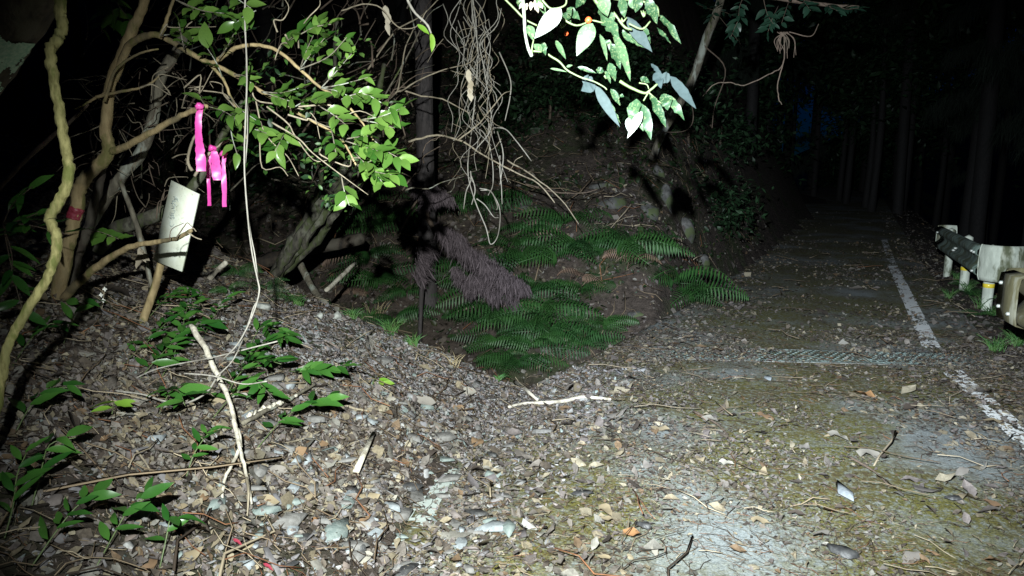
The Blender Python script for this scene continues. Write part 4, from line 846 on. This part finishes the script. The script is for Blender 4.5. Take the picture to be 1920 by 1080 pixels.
for i, (bu, bv, tu, tv, w, k, nx, Yd) in enumerate(AL):
    Yd *= KL
    p0, p1 = P(*q8(bu, bv), Yd), P(*q8(tu, tv), Yd - .03 + .02 * (i % 3)); L = np.linalg.norm(p1 - p0); W = w / 3.6 * Yd / F_PX / L
    edge = abs(nx) > .55
    V, Fs = leaf_vf(1, W * (1.25 if edge else 1.05), .10 if i % 2 else -.08, .25, 10, .30 if k in ('leaf_blue', 'leaf_near') else .08, i + 200, .75)
    toc = np.array([0, 0, CAM_Z]) - p0; toc /= np.linalg.norm(toc); n = toc + np.array([nx * .7, 0, .25]) + rng.normal(0, .08, 3)
    put('leaf', ((V * L) @ basis(p1 - p0, n).T + p0, Fs), MAT[k], au)
MAT['berry'] = m_plain('red_berry', (.55, .06, .015), .3, (.7, .13, .04), 90)
for (u, v), r, Yd in (((588, 136), 6.2, 1.38), ((437, 226), 4.4, 1.46)):
    Yd *= KL; c = P(*q8(u, v), Yd); rr = r * Yd / F_PX; put('berry', tube([c + np.array([-rr * .9, 0, 0]), c + np.array([-rr * .5, 0, 0]), c, c + np.array([rr * .5, 0, 0]), c + np.array([rr * .95, 0, 0])], [rr * .35, rr * .85, rr, rr * .85, rr * .3], 10, 3, 0), MAT['berry'], au)
for (u, v), Yd in (((820, 150), 1.5), ((960, 115), 1.5), ((705, 530), 1.5), ((405, 190), 1.42), ((1085, 700), 1.55)):
    ps = []; Yd *= KL
    for k in range(6):
        an = rng.uniform(.5, 2.6); Lp = rng.uniform(25, 50); ps.append(ptube([q8(u, v), q8(u + math.cos(an) * Lp * .5, v - math.sin(an) * Lp * .5), q8(u + math.cos(an) * Lp, v - math.sin(an) * Lp)], Yd, [1, 1.8, .8], sides=5, per=3))
    put('bud_cluster', join(ps), MAT['stem_green'], au)
wd = G(150, 30, 0) if False else None
for k in range(5): place('withered_flower', LEAF['dead'][k], P(*q8(150 + 25 * k, 10 + 12 * (k % 2)), 1.36 * KL), basis((.3 * (k - 2), -.2, -1), (rng.normal(0, .5), -1, 0)), .03, au)
place('dead_leaf', LEAF['dead'][1], P(1002, 0, 1.45 * KL), basis((.3, 0, -1), (.2, -1, .2)), .05, au)

# ---------------------------------------------------------------- trees on the hillside
def crown_mesh(name, n, rx, ry, rz, size, seed, droop=.4, W=.4):
    g = np.random.default_rng(seed); V = []
    c = g.normal(0, 1, (14, 3)); c /= np.linalg.norm(c, axis=1, keepdims=True); c *= g.uniform(.3, 1, (14, 1)) * np.array([rx, ry, rz])
    p = c[g.integers(0, 14, n)] + g.normal(0, .27, (n, 3)) * np.array([rx, ry, rz]); nn = g.normal(0, .6, (n, 3)) + np.array([0, 0, 1.]); nn /= np.linalg.norm(nn, axis=1, keepdims=True)
    a = g.normal(0, 1, (n, 3)) - np.array([0, 0, droop]); a -= nn * (a * nn).sum(1, keepdims=True); a /= np.linalg.norm(a, axis=1, keepdims=True); M = np.stack([a, np.cross(nn, a), nn], -1)
    V, Fs, C = scatter([tri(leaf_vf(1, W, .2, .2, 2))], p, M, size * g.uniform(.6, 1.3, n), np.array([(.014, .035, .016)]) * g.uniform(.5, 1.8, (n, 1)) * np.array([1, 1, .9]), .1)
    return npmesh(name, V, Fs, C)
def needle_mesh(name, n, L, seed, col):
    """drooping cedar spray: many thin strips hanging from a short axis"""
    g = np.random.default_rng(seed); t = g.random(n); p = np.stack([t * L, g.normal(0, .10, n) * L, -.25 * L * t * t + g.normal(0, .05, n) * L], -1); d = np.stack([g.normal(.3, .3, n), g.normal(0, .35, n), np.full(n, -1.)], -1); d /= np.linalg.norm(d, axis=1, keepdims=True)
    s = np.cross(d, g.normal(0, 1, (n, 3))); s /= np.linalg.norm(s, axis=1, keepdims=True); ln = L * g.uniform(.2, .5, n)[:, None]; w = .0028 * s
    V = np.stack([p - w, p + w, p + d * ln * .6 + w * .8 + .005 * g.normal(0, 1, (n, 3)), p + d * ln], 1).reshape(-1, 3); i = np.arange(n) * 4
    C = np.repeat(np.array([col]) * g.uniform(.6, 1.4, (n, 1)), 2, 0)
    return npmesh(name, V, [np.concatenate([np.stack([i, i + 1, i + 2], -1), np.stack([i, i + 2, i + 3], -1)], 1).reshape(-1, 3)], C)
SPRAY_DEAD = [needle_mesh('dead_spray', 700, .42, s, (.085, .066, .074)) for s in (1, 2, 3)]
SPRAY_LIVE = [needle_mesh('spray', 900, 1.3, s, (.012, .02, .013)) for s in (4, 5)]
for me in SPRAY_DEAD + SPRAY_LIVE: me.materials.append(MAT['needle'])
CROWN = [crown_mesh('crown', 2600, 1.9, 1.9, 2.6, .34, s) for s in (1, 2, 3)]
SMALLC = [crown_mesh('crown', 900, .75, .6, .55, .11, s) for s in (5, 6, 7)]
for me in CROWN + SMALLC: me.materials.append(MAT['foliage'])
def cedar(x, y, r, hgt, label, group=None, crown=True, lean=0.0, lows=0):
    z = float(surf(x, y)); t = thing('cedar_tree', (x, y, z), label, 'tree', group)
    put('trunk', tube([(x, y, z - .3), (x, y, z + .3), (x + lean * .4, y, z + hgt * .4), (x + lean, y, z + hgt)], [r * 1.35, r * 1.1, r, r * .45], 10, 5, .03), MAT['bark_shaded' if group else 'bark_cedar'], t)
    if crown:
        place('crown', CROWN[rng.integers(3)], (x + lean, y, z + hgt), basis((math.cos(x * 7), math.sin(x * 7), 0), (0, 0, 1)), rng.uniform(.8, 1.2), t)
    for k in range(lows):
        zz = z + hgt * rng.uniform(.25, .8); a = rng.uniform(0, 6.28); place('spray', SPRAY_LIVE[k % 2], (x, y, zz), basis((math.cos(a), math.sin(a), -.15), (0, 0, 1)), rng.uniform(.7, 1.3), t)
    return t
pc = P(803, 560, 8.0); mc = cedar(float(pc[0]), 8.0, .095, 8.5, 'straight cedar trunk rising from the gully behind the hanging vines')
# dead cedar branch drooping off it
db = thing('dead_cedar_branch', P(800, 375, 7.7), 'dead drooping cedar branch with purplish brown needles below the cedar trunk', 'branch')
put('limb', ptube([(800, 372), (803, 410), (830, 450), (870, 480), (915, 505), (965, 545)], [7.75, 7.3], [5, 4, 3]), MAT['twig_dark'], db); put('limb', ptube([(800, 372), (780, 380), (752, 430), (740, 440)], 7.6, [3, 2]), MAT['twig_dark'], db); put('limb', ptube([(795, 500), (790, 560), (787, 640)], 7.5, [5, 4]), MAT['bark_cedar'], db)
for (a, b), an, s in [((770, 345), 0, .75), ((800, 350), 0, .7), ((830, 365), 3.1, .6), ((815, 420), .3, .9), ((830, 440), .5, 1.), ((860, 465), .5, 1.), ((880, 470), .4, 1.), ((900, 490), .6, 1.0), ((925, 500), .5, .9), ((850, 500), 1.0, .8), ((805, 455), 1.8, .9), ((880, 515), .6, .9), ((920, 535), .4, .8), ((905, 520), .2, .8), ((945, 515), .2, .7)]:
    place('dead_spray', SPRAY_DEAD[rng.integers(3)], P(a, b, 7.35 + rng.uniform(-.15, .2)), basis((math.cos(an), -.25, -.25 * math.sin(an) - .2), (0, -.2, 1)), s, db)
# leaning mossy clump
ms = thing('leaning_mossy_tree', G(505, 520), 'clump of mossy grey stems leaning to the right behind the gravel bank', 'tree')
for i, pix in enumerate([[(500, 530), (545, 470), (590, 400), (625, 345), (665, 285), (700, 215), (720, 120)], [(512, 525), (560, 470), (600, 415), (637, 352), (680, 300), (712, 255)], [(522, 518), (575, 470), (615, 425), (650, 365), (690, 330)], [(505, 520), (538, 462), (575, 405), (600, 340), (612, 260), (625, 150), (632, 40)]]):
    put('stem', ptube(pix, [6.2 + .08 * i, 6.0], [[10, 9, 8, 7, 4], [9, 8, 7, 5], [8, 7, 6, 4], [6, 5, 4, 3]][i], sides=9, rough=.18, wob=.25), MAT['bark_moss'], ms)
# pale lichened sapling beside the outcrop
ls = thing('lichened_sapling', G(1228, 292), 'slanting sapling with pale lichen blotches right of the laurel leaves', 'tree')
lsp = G(1228, 300); Yl = float(lsp[1]); put('trunk', ptube([(1222, 300), (1240, 255), (1268, 205), (1300, 145), (1325, 70), (1345, 20), (1365, -50)], [Yl, Yl - .4], [7, 7, 8, 8, 7], rough=.06), MAT['bark_lichen'] if 'bark_lichen' in MAT else MAT['bark_grey'], ls)
put('branch', ptube([(1290, 165), (1300, 220), (1285, 245), (1240, 248)], Yl - .3, [1, .7]), MAT['twig_dark'], ls); put('branch', ptube([(1320, 85), (1360, 130), (1340, 200), (1335, 240)], Yl - .3, [1.3, .8]), MAT['twig_dark'], ls)
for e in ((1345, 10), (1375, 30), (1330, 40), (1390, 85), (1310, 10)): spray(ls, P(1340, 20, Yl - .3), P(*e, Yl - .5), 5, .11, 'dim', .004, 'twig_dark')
# hillside cedars behind, each a tree
hs = [(-7.5, 11), (-5.2, 14), (-3.6, 10.8), (-2.4, 16), (-.6, 13.2), (.9, 17), (2.2, 15), (3.2, 20), (-9.5, 16), (-6.5, 20), (-1.5, 22), (4.6, 24), (1.2, 26), (6.5, 28), (-4.4, 26), (-11, 22)]
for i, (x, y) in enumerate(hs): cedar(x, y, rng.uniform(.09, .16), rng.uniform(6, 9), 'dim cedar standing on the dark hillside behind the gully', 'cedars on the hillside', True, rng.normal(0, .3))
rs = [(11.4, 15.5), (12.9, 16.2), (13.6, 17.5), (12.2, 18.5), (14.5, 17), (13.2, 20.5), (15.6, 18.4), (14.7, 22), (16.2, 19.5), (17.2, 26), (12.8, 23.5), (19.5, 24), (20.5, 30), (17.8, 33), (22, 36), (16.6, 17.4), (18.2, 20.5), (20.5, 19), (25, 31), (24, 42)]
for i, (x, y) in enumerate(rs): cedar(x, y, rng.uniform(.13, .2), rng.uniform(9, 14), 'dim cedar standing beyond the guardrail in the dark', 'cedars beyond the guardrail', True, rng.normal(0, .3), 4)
ls2 = [(6.3, 19), (9.0, 25.5), (11.3, 30.5), (13.8, 36), (14.0, 33), (16.8, 40), (20.5, 44), (19.0, 38.5), (22.8, 48), (15, 45), (9.2, 29), (17, 55), (30, 52), (34, 66), (32, 60)]
for i, (x, y) in enumerate(ls2): cedar(x, y, rng.uniform(.12, .2), rng.uniform(6, 10), 'dim cedar beside the far bend of the road', 'cedars by the far road', True, rng.normal(0, .3), 5)
for i, (px, py, Yf) in enumerate([(1375, 60, 22), (1400, 200, 24), (1590, 120, 30), (1610, 40, 28), (1600, 220, 34), (1640, 150, 26), (1660, 60, 24), (1700, 180, 28), (1580, 320, 44), (1500, 10, 40), (1560, 330, 60), (1720, 60, 26), (1780, 140, 28), (1850, 60, 26), (1640, 290, 40), (1420, 120, 28)]):
    q = P(px, py, Yf); z = float(surf(q[0], q[1])); t = thing('broadleaf_tree', (q[0], q[1], z), 'dark bushy tree at the far end of the road', 'tree', 'bushy trees at the road end')
    place('crown', CROWN[i % 3], q, basis((math.cos(i), math.sin(i), 0), (0, 0, 1)), .9, t); put('trunk', tube([(q[0], q[1], z - .3), (q[0] + .1, q[1], (z + q[2]) / 2), tuple(q)], [.14, .1, .05], 8, 3), MAT['bark_shaded'], t)
# shrubs on the slope
for i, (a, b) in enumerate([(950, 190), (1030, 225), (1090, 190), (1140, 235), (1000, 130), (1180, 190), (1240, 150), (1290, 260), (1350, 270), (900, 250), (1100, 110), (620, 260), (560, 340), (430, 330), (1340, 400)]):
    p = G(a, b); t = thing('hillside_bush', p, 'dim evergreen bush on the dark hillside', 'bush', 'bushes on the hillside')
    place('crown', SMALLC[i % 3], p + np.array([0, 0, .25]), basis((math.cos(i), math.sin(i), 0), (0, 0, 1)), .8 + .05 * float(p[1]) * rng.uniform(.5, 1), t); put('stem', tube([p - np.array([0, 0, .1]), p + np.array([.03, 0, .4])], [.03, .015], 5, 2), MAT['twig_dark'], t)
# overhanging branch, top right of centre
ob = thing('overhanging_bough', P(1420, -60, 6.5), 'dim leafy bough hanging into the top right of centre with dry rootlets', 'branch')
put('limb', ptube([(1330, -80), (1400, -20), (1480, 0), (1560, 10), (1610, 12)], 6.5, [6, 4, 2]), MAT['twig_dark'], ob)
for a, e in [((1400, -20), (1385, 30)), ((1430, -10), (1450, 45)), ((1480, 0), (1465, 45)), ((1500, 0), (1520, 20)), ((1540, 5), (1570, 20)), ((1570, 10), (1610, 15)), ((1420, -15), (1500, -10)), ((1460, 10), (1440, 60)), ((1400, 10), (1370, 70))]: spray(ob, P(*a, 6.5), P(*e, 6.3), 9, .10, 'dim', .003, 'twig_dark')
for k in range(14):
    x = rng.uniform(1450, 1492); put('rootlet', ptube([(1470 + rng.normal(0, 6), 60), (x, 75), (x + rng.normal(0, 6), rng.uniform(90, 110))], 6.4, [.8, .5]), MAT['twig_dark'], ob)
put('twig', ptube([(1470, 60), (1468, 120), (1440, 140), (1395, 160), (1370, 155), (1340, 158), (1318, 180)], 6.4, [1.1, .8], wob=.4), MAT['twig_dark'], ob); put('twig', ptube([(1468, 120), (1458, 160), (1460, 185), (1466, 196)], 6.4, [1.1, .8], wob=.4), MAT['twig_dark'], ob); put('twig', ptube([(1480, 60), (1520, 68), (1535, 45)], 6.4, [1, .7]), MAT['twig_dark'], ob)

# ---------------------------------------------------------------- outcrop rocks
def rock_vf(r, seed, sx=1, sy=1, sz=1, n=11, amp=.3, k_=14):
    u = np.linspace(0, np.pi, n); v = np.linspace(0, 2 * np.pi, n * 2, endpoint=False); UU, VV = np.meshgrid(u, v, indexing='ij'); D = np.stack([np.sin(UU) * np.cos(VV), np.sin(UU) * np.sin(VV), np.cos(UU)], -1)
    g = np.random.default_rng(seed); cuts = g.normal(0, 1, (k_, 3)); cuts /= np.linalg.norm(cuts, axis=1, keepdims=True); dist = g.uniform(.5, .8, k_)
    k = np.ones(D.shape[:2])
    for c, dd in zip(cuts, dist): k = np.minimum(k, dd / np.maximum(D @ c, .05))
    V = D * k[..., None] * (1 + .06 * (fbm(UU * 3 + seed, VV * 3) - .5))[..., None] * r * np.array([sx, sy, sz]); i = np.arange(n * 2 * n).reshape(n, 2 * n); nx = np.roll(i, -1, 1)
    return V.reshape(-1, 3), [np.stack([i[:-1], i[1:], nx[1:], nx[:-1]], -1).reshape(-1, 4)]
for i, (a, b, rpx, sx, sz, lab) in enumerate([(1150, 385, 42, 1.1, .7, 'large pale rock sticking out of the slope above the ferns'), (1135, 350, 26, 1.4, .6, 'flat rock resting just above the large pale rock'), (1250, 385, 26, .6, 1.6, 'tall pale rock slab in the road cutting'), (1215, 400, 30, .8, 1.2, 'dark rock between the pale rocks of the road cutting'), (1285, 440, 26, .8, 1.3, 'narrow rock low in the road cutting'),
                                              (1235, 330, 22, .7, 1.5, 'upper rock slab of the road cutting'), (1200, 590, 20, 1.2, .6, 'grey stone at the foot of the fern slope by the road'), (1090, 585, 14, 1.2, .7, 'pale stone half buried under the ferns'), (990, 395, 20, 1.3, .6, 'dim rock on the slope left of the large pale rock'), (1320, 500, 24, .8, 1.1, 'lowest rock of the road cutting')]):
    p = G(a, b); r = rpx * float(p[1]) / F_PX; tag(put('rock', tuple([rock_vf(r, i + 3, sx, .8, sz)[0] + p + np.array([0, .45 * r, -.1 * r]), rock_vf(r, i + 3, sx, .8, sz)[1]]), MAT['rock'], None, False), lab, 'rock')
for i, (a, b, rpx, lab) in enumerate([(495, 577, 19, 'yellowish rock on the crest of the bank beside the vine cord'), (630, 592, 13, 'pale rock on the gravel crest before the ferns'), (600, 590, 9, 'small grey rock on the gravel crest')]):
    p = G(a, b + 6); r = rpx * float(p[1]) / F_PX; V, Fs = rock_vf(r, 40 + i, 1.1, .9, .9); tag(put('rock', (V + p + np.array([0, 0, .3 * r]), Fs), MAT['rock_yellow'] if i == 0 and 'rock_yellow' in MAT else MAT['concrete'], None, False), lab, 'rock')

# ---------------------------------------------------------------- ferns
def frond_vf(L, seed, dead=False):
    g = np.random.default_rng(seed); n = 21; t = np.linspace(0, 1, n); ang = np.linspace(R(62), R(-52 if not dead else -80), n) * g.uniform(.85, 1.1); ds = L / (n - 1)
    x = np.concatenate([[0], np.cumsum(np.cos(ang[:-1]) * ds)]); z = np.concatenate([[0], np.cumsum(np.sin(ang[:-1]) * ds)]); y = .05 * L * np.sin(t * 2.2) * g.choice([-1, 1])
    V, T = [], []
    for i in range(n - 1):
        k = len(V); V += [(x[i], y[i] - .004, z[i]), (x[i], y[i] + .004, z[i]), (x[i + 1], y[i + 1] + .003, z[i + 1]), (x[i + 1], y[i + 1] - .003, z[i + 1])]; T += [(k, k + 1, k + 2), (k, k + 2, k + 3)]
        if t[i] < .12: continue
        w = L * .175 * math.sin(math.pi * min(1, (t[i] * .86 + .14)))**.75; bw = ds * .21
        for s in (-1, 1):
            k = len(V); dr = -.30 * w - (.25 * w * g.random() if dead else .25 * w * g.random()); sw = .30 * w
            V += [(x[i] - bw * .7, y[i], z[i]), (x[i] + bw * .7, y[i], z[i]), (x[i] + sw * .55 + bw, y[i] + s * w * .55, z[i] + dr * .3), (x[i] + sw * .55 - bw, y[i] + s * w * .55, z[i] + dr * .3), (x[i] + sw, y[i] + s * w, z[i] + dr)]
            T += [(k, k + 1, k + 2), (k, k + 2, k + 3), (k + 3, k + 2, k + 4)]
    return np.array(V), [np.array(T)]
FR = [npmesh('frond', *frond_vf(1, i)) for i in range(5)]; FRD = [npmesh('frond', *frond_vf(1, 10 + i, True)) for i in range(3)]
for me in FR: me.materials.append(MAT['fern'])
for me in FRD: me.materials.append(MAT['fern_dead'])
def fern(a, b, rpx, nf, label, group=None, dead=0, face=None):
    p = G(a, b); L = rpx * float(p[1]) / F_PX; t = thing('fern', p, label, 'fern', group); nrm = normals(p[:1], p[1:2])[0]
    for k in range(nf):
        an = R(-115 + 230 * (k + .5) / nf) + rng.normal(0, .25); d = np.array([math.sin(an), -math.cos(an) * .8, rng.uniform(-.25, .15)])
        n = np.array([0, -.55, .75]) + rng.normal(0, .33, 3)
        place('frond', (FRD if k < dead else FR)[rng.integers(3)], p + np.array([0, -.02, .06]), basis(d, n), L * rng.uniform(.7, 1.2), t)
FE = [(1000, 445), (1060, 430), (1110, 445), (1080, 475), (1040, 490), (1130, 480), (1165, 470), (1200, 480), (1230, 500), (960, 470), (980, 500), (950, 545), (990, 560), (920, 560), (885, 575), (945, 600), (1020, 590), (1090, 560), (900, 610), (990, 620), (1110, 600), (880, 405), (900, 390), (700, 440), (730, 420), (690, 490), (745, 500), (710, 540), (1000, 660), (930, 650), (1260, 540), (1290, 560), (1180, 440), (870, 520), (760, 560), (680, 400), (1130, 620), (740, 610)]
FE += [(1010, 665), (1060, 640), (1090, 655), (1030, 630), (970, 690), (940, 680)]
FE = [q for i, q in enumerate(FE) if i % 6 != 2]
for i, (a, b) in enumerate(FE): fern(a, b, rng.uniform(80, 130), 8, 'green fern ' + ('left of the drooping dead cedar branch' if a < 780 else 'close beside the road cutting' if a > 1150 else 'low down at the bottom of the gully' if b > 585 else 'between the dead cedar branch and the withered ferns'), 'ferns on the slope', 1 if i % 4 == 1 else 0)
fern(1185, 500, 75, 5, 'mostly withered brown fern overhanging the earth bank beside the road', None, 4); fern(1090, 530, 60, 5, 'rusty brown withered fern in the middle of the fern slope', None, 4); fern(660, 555, 42, 5, 'small reddish withered fern behind the gravel crest', None, 5)
for i, (a, b, s) in enumerate([(500, 555, 60), (450, 525, 55), (545, 575, 50), (430, 560, 45)]): fern(a, b, s, 8, 'dark fern growing behind the crest of the bank', 'ferns behind the bank crest')
for i, (a, b, s, lab) in enumerate([(1830, 600, 42, 'fern on the road shoulder below the guardrail'), (1815, 560, 40, 'fern under the middle of the guardrail'), (1890, 640, 36, 'fern right of the drain grate end'), (1800, 540, 34, 'fern at the far post of the guardrail')]): fern(a, b, s, 7, lab)

# ---------------------------------------------------------------- grass tufts
def tuft(a, b, hpx, nb, label, group=None, m='grass'):
    p = G(a, b); H = hpx * float(p[1]) / F_PX; bl = []
    for k in range(nb):
        an = rng.uniform(0, 6.28); s = rng.uniform(.25, .9); d = np.array([math.cos(an) * s, math.sin(an) * s, 1]) * H * rng.uniform(.6, 1.1); q = p + np.array([rng.normal(0, .12), rng.normal(0, .12), 0]) * H
        bl.append(tube([q, q + d * .55, q + d * np.array([1.2, 1.2, .8])], [.0035, .003, .0008], 3, 3, 0))
    tag(put('grass_tuft', join(bl), MAT[m]), label, 'grass tuft', group)
MAT['grass'] = m_plain('grass_blade', (.035, .13, .03), .5, (.09, .18, .05), 12); MAT['straw'] = m_plain('dry_grass_blade', (.30, .24, .14), .7, (.4, .33, .2), 12)
for a, b, h, nb, lab in [(690, 605, 38, 40, 'grass tuft on the gravel crest nearest the pale rock'), (735, 628, 40, 46, 'grass tuft in the middle of the gravel crest'), (775, 650, 30, 36, 'grass tuft lowest along the gravel crest'), (660, 600, 26, 30, 'small grass tuft behind the pale rock'), (935, 715, 16, 26, 'short grass tuft at the tip of the gully'), (1865, 660, 40, 40, 'green weed tuft at the right end of the drain grate'), (1840, 580, 36, 36, 'weed tuft under the near guardrail post'), (1780, 560, 24, 30, 'weed tuft under the far guardrail post'), (560, 575, 30, 36, 'dark grass tuft behind the bank crest')]: tuft(a, b, h, nb, lab)
for a, b, h, nb, lab in [(1815, 548, 26, 34, 'weed tuft hiding the middle guardrail post foot'), (1795, 525, 22, 30, 'weed tuft hiding the far guardrail post foot'), (1858, 592, 26, 30, 'weed tuft hiding the near guardrail post foot'), (1905, 650, 40, 40, 'weed tuft under the mossy guardrail end')]: tuft(a, b, h, nb, lab)
tuft(705, 600, 50, 14, 'dry straw coloured grass stalks on the gravel crest', None, 'straw'); tuft(850, 690, 34, 12, 'dry pale stalks by the gully edge', None, 'straw')
lt = thing('lichen_twig', G(700, 640), 'dry twig bearing a tuft of pale grey lichen on the gravel slope', 'twig')
put('stem', tube([G(650, 655, .02), G(675, 645, .05), G(700, 632, .05), G(725, 622, .04)], [.004, .003], 5, 3), MAT['twig'], lt)
put('lichen_tuft', join([tube([G(690, 640, .04), G(690 + rng.uniform(-15, 25), 640 + rng.uniform(5, 35), rng.uniform(.01, .06))], [.002, .001], 4, 2) for _ in range(26)]), MAT['twig_pale'], lt)
hb = thing('hanging_moss', P(790, 380, 7), 'x', 'x') if False else None

# ---------------------------------------------------------------- single stones and large fallen leaves
MAT['slate_pale'] = m_plain('pale_slate', (.17, .19, .205), .75, (.25, .27, .285), 40, .5); MAT['slate_green'] = m_plain('green_grey_slate', (.11, .14, .135), .75, (.18, .21, .20), 40, .5); MAT['slate_dark'] = m_plain('dark_slate', (.03, .03, .032), .5, (.06, .06, .06), 40, .6); MAT['slate_grey'] = m_plain('grey_slate', (.11, .105, .10), .8, (.17, .165, .16), 40, .5)
SLATE = []
for i in range(8):
    V, T = chip(60 + i, [.10, .16, .12, .22, .14, .1, .2, .12][i]); SLATE.append((V, T))
def slab(a, b, wpx, m, label, group=None, seed=0, name='stone', up=.012):
    p = G(a, b); s = wpx * float(p[1]) / F_PX; V, T = SLATE[seed % 8]; n = normals(p[:1], p[1:2])[0] + rng.normal(0, .10, 3) + np.array([0, -.08, 0]); an = rng.uniform(0, 6.28)
    return tag(put(name, ((V * s) @ basis((math.cos(an), math.sin(an), 0), n).T + p + np.array([0, 0, up + .1 * s]), [T]), MAT[m], None, False), label, 'stone', group)
ONE = [(920, 996, 46, 'slate_pale', 'pale blue slate flake lying alone left of the road centre'), (1578, 928, 40, 'slate_pale', 'pale slate flake on the mossy road'), (968, 818, 30, 'slate_green', 'square green grey slate at the toe of the gravel slope'), (800, 770, 26, 'slate_green', 'upright pale green slate in the gravel face'), (840, 868, 28, 'slate_green', 'green slate flake right of the wood splinter'), (295, 832, 44, 'slate_pale', 'blue grey slate beside the yellow green seedling'),
       (735, 955, 34, 'slate_pale', 'pale slate just left of the worn line stub'), (655, 950, 38, 'slate_green', 'green slate below the white curled leaf'), (640, 1000, 60, 'slate_green', 'large green grey slab in the litter at bottom centre'), (545, 990, 46, 'slate_grey', 'broad grey slate right of the stick fork'), (310, 990, 30, 'slate_pale', 'pale triangular slate at lower left'), (275, 975, 40, 'slate_grey', 'grey slate left of the pale triangular one'),
       (1098, 930, 30, 'slate_dark', 'black stone in the litter at the edge of the bare road'), (1207, 992, 40, 'slate_dark', 'black flake on the bare patch of road'), (1575, 1040, 40, 'slate_dark', 'long black bark flake near the bottom of the road'), (1790, 940, 32, 'slate_dark', 'black flake below the near white line'), (1440, 714, 20, 'slate_pale', 'small pale stone on the road beyond the mossy patch'), (1020, 815, 26, 'slate_grey', 'grey stone right of the square green slate')]
for i, (a, b, w, mm, lab) in enumerate(ONE): slab(a, b, w, mm, lab, None, i)
for k in range(150):
    a, b = rng.uniform(400, 960), rng.uniform(640, 1075)
    p = G(a, b); s = xl(p[1]) - p[0]
    if not (-.5 < s < 1.9) or (p[1] > 3.9 and k % 4): continue
    slab(a, b, rng.uniform(14, 40), ['slate_grey', 'slate_green', 'slate_grey', 'slate_pale'][k % 4] if k % 9 else 'slate_dark', 'slate fragment lying loose on the stony bank', 'slate fragments on the bank', k)
DLV = []
for i in range(8):
    V, Fs = leaf_vf(1, [.45, .55, .4, .6, .5, .42, .65, .5][i], [.25, -.25, .4, .1, -.4, .3, .15, -.1][i], [.3, -.3, .5, .15, .4, -.4, .2, .3][i], 6, .35, 90 + i); V[:, 0] -= .5; DLV.append((V, Fs))
LM = {}
for k, c1, c2 in (('grey', (.18, .16, .145), (.29, .27, .24)), ('tan', (.22, .175, .11), (.32, .26, .17)), ('brown', (.15, .09, .05), (.25, .16, .09)), ('pale', (.24, .22, .19), (.33, .31, .26)), ('orange', (.28, .14, .06), (.36, .20, .09)), ('dark', (.04, .03, .025), (.08, .06, .045))): 
    mm = m_leaf('fallen_leaf_' + k, c1, c2, .8, .06)
    LM[k] = [npmesh('fallen_leaf', V, Fs, smooth=True) for V, Fs in DLV]
    for me in LM[k]: me.materials.append(mm)
def dleaf(a, b, wpx, k, label, group=None, tilt=.25):
    p = G(a, b, .018); an = rng.uniform(0, 6.28); n = normals(p[:1], p[1:2])[0] + rng.normal(0, tilt, 3)
    o = place('fallen_leaf', LM[k][rng.integers(8)], p, basis((math.cos(an), math.sin(an), 0), n), wpx * float(p[1]) / F_PX, None); tag(o, label, 'leaf', group)
for a, b, w, k, lab in [(1185, 1008, 44, 'orange', 'orange curled leaf beside the black flake'), (1625, 745, 56, 'orange', 'bunch of rusty needles on the road past the mossy patch'), (1630, 855, 50, 'pale', 'largest pale leaf on the mossy patch of road'), (1570, 822, 46, 'pale', 'pale torn leaf above the largest pale leaf'), (690, 935, 36, 'pale', 'white curled leaf below the wood splinter'), (595, 980, 34, 'orange', 'orange leaf among the slates at bottom centre'),
                        (1740, 925, 60, 'grey', 'large grey leaf on the mossy road'), (1705, 1050, 70, 'grey', 'large grey leaf at the bottom of the road'), (860, 770, 30, 'brown', 'brown leaf clump at the toe of the gravel'), (895, 835, 40, 'brown', 'rusty dead moss clump below the gravel toe'), (1160, 757, 28, 'tan', 'tan leaf at the tip of the longer pale stick')]: dleaf(a, b, w, k, lab)
ks = ['grey', 'grey', 'tan', 'pale', 'brown', 'grey', 'tan', 'dark']
for k in range(64):
    a, b = rng.uniform(560, 1900), rng.uniform(760, 1078); p = G(a, b); s = xl(p[1]) - p[0]
    if s > -.05: continue
    if fbm(p[0] * 1.1 + 3, p[1] * .9, 5) < .40 and s < -.6: continue
    dleaf(a, b, rng.uniform(26, 52), ks[k % 8], 'large dead leaf lying flat on the road', 'large dead leaves on the road')
for k in range(120):
    a, b = rng.uniform(180, 900), rng.uniform(720, 1078); p = G(a, b); s = xl(p[1]) - p[0]
    if s < .05: continue
    dleaf(a, b, rng.uniform(24, 50), ks[k % 8], 'large dead leaf lying on the leafy bank', 'large dead leaves on the bank', .4)
for (a, b), lab in (((437, 1020), 'scrap of pink tape near the foot of the forked stick'), ((494, 1066), 'scrap of pink tape at the bottom edge')):
    p = G(a, b, .02); V, Fs = leaf_vf(.05, .014, .3, .5, 5, .3, 7); tag(put('tape_scrap', (V @ basis((.7, -.4, -.1), (0, -.3, 1)).T + p, Fs), MAT['red_tape'], None), lab, 'tape')
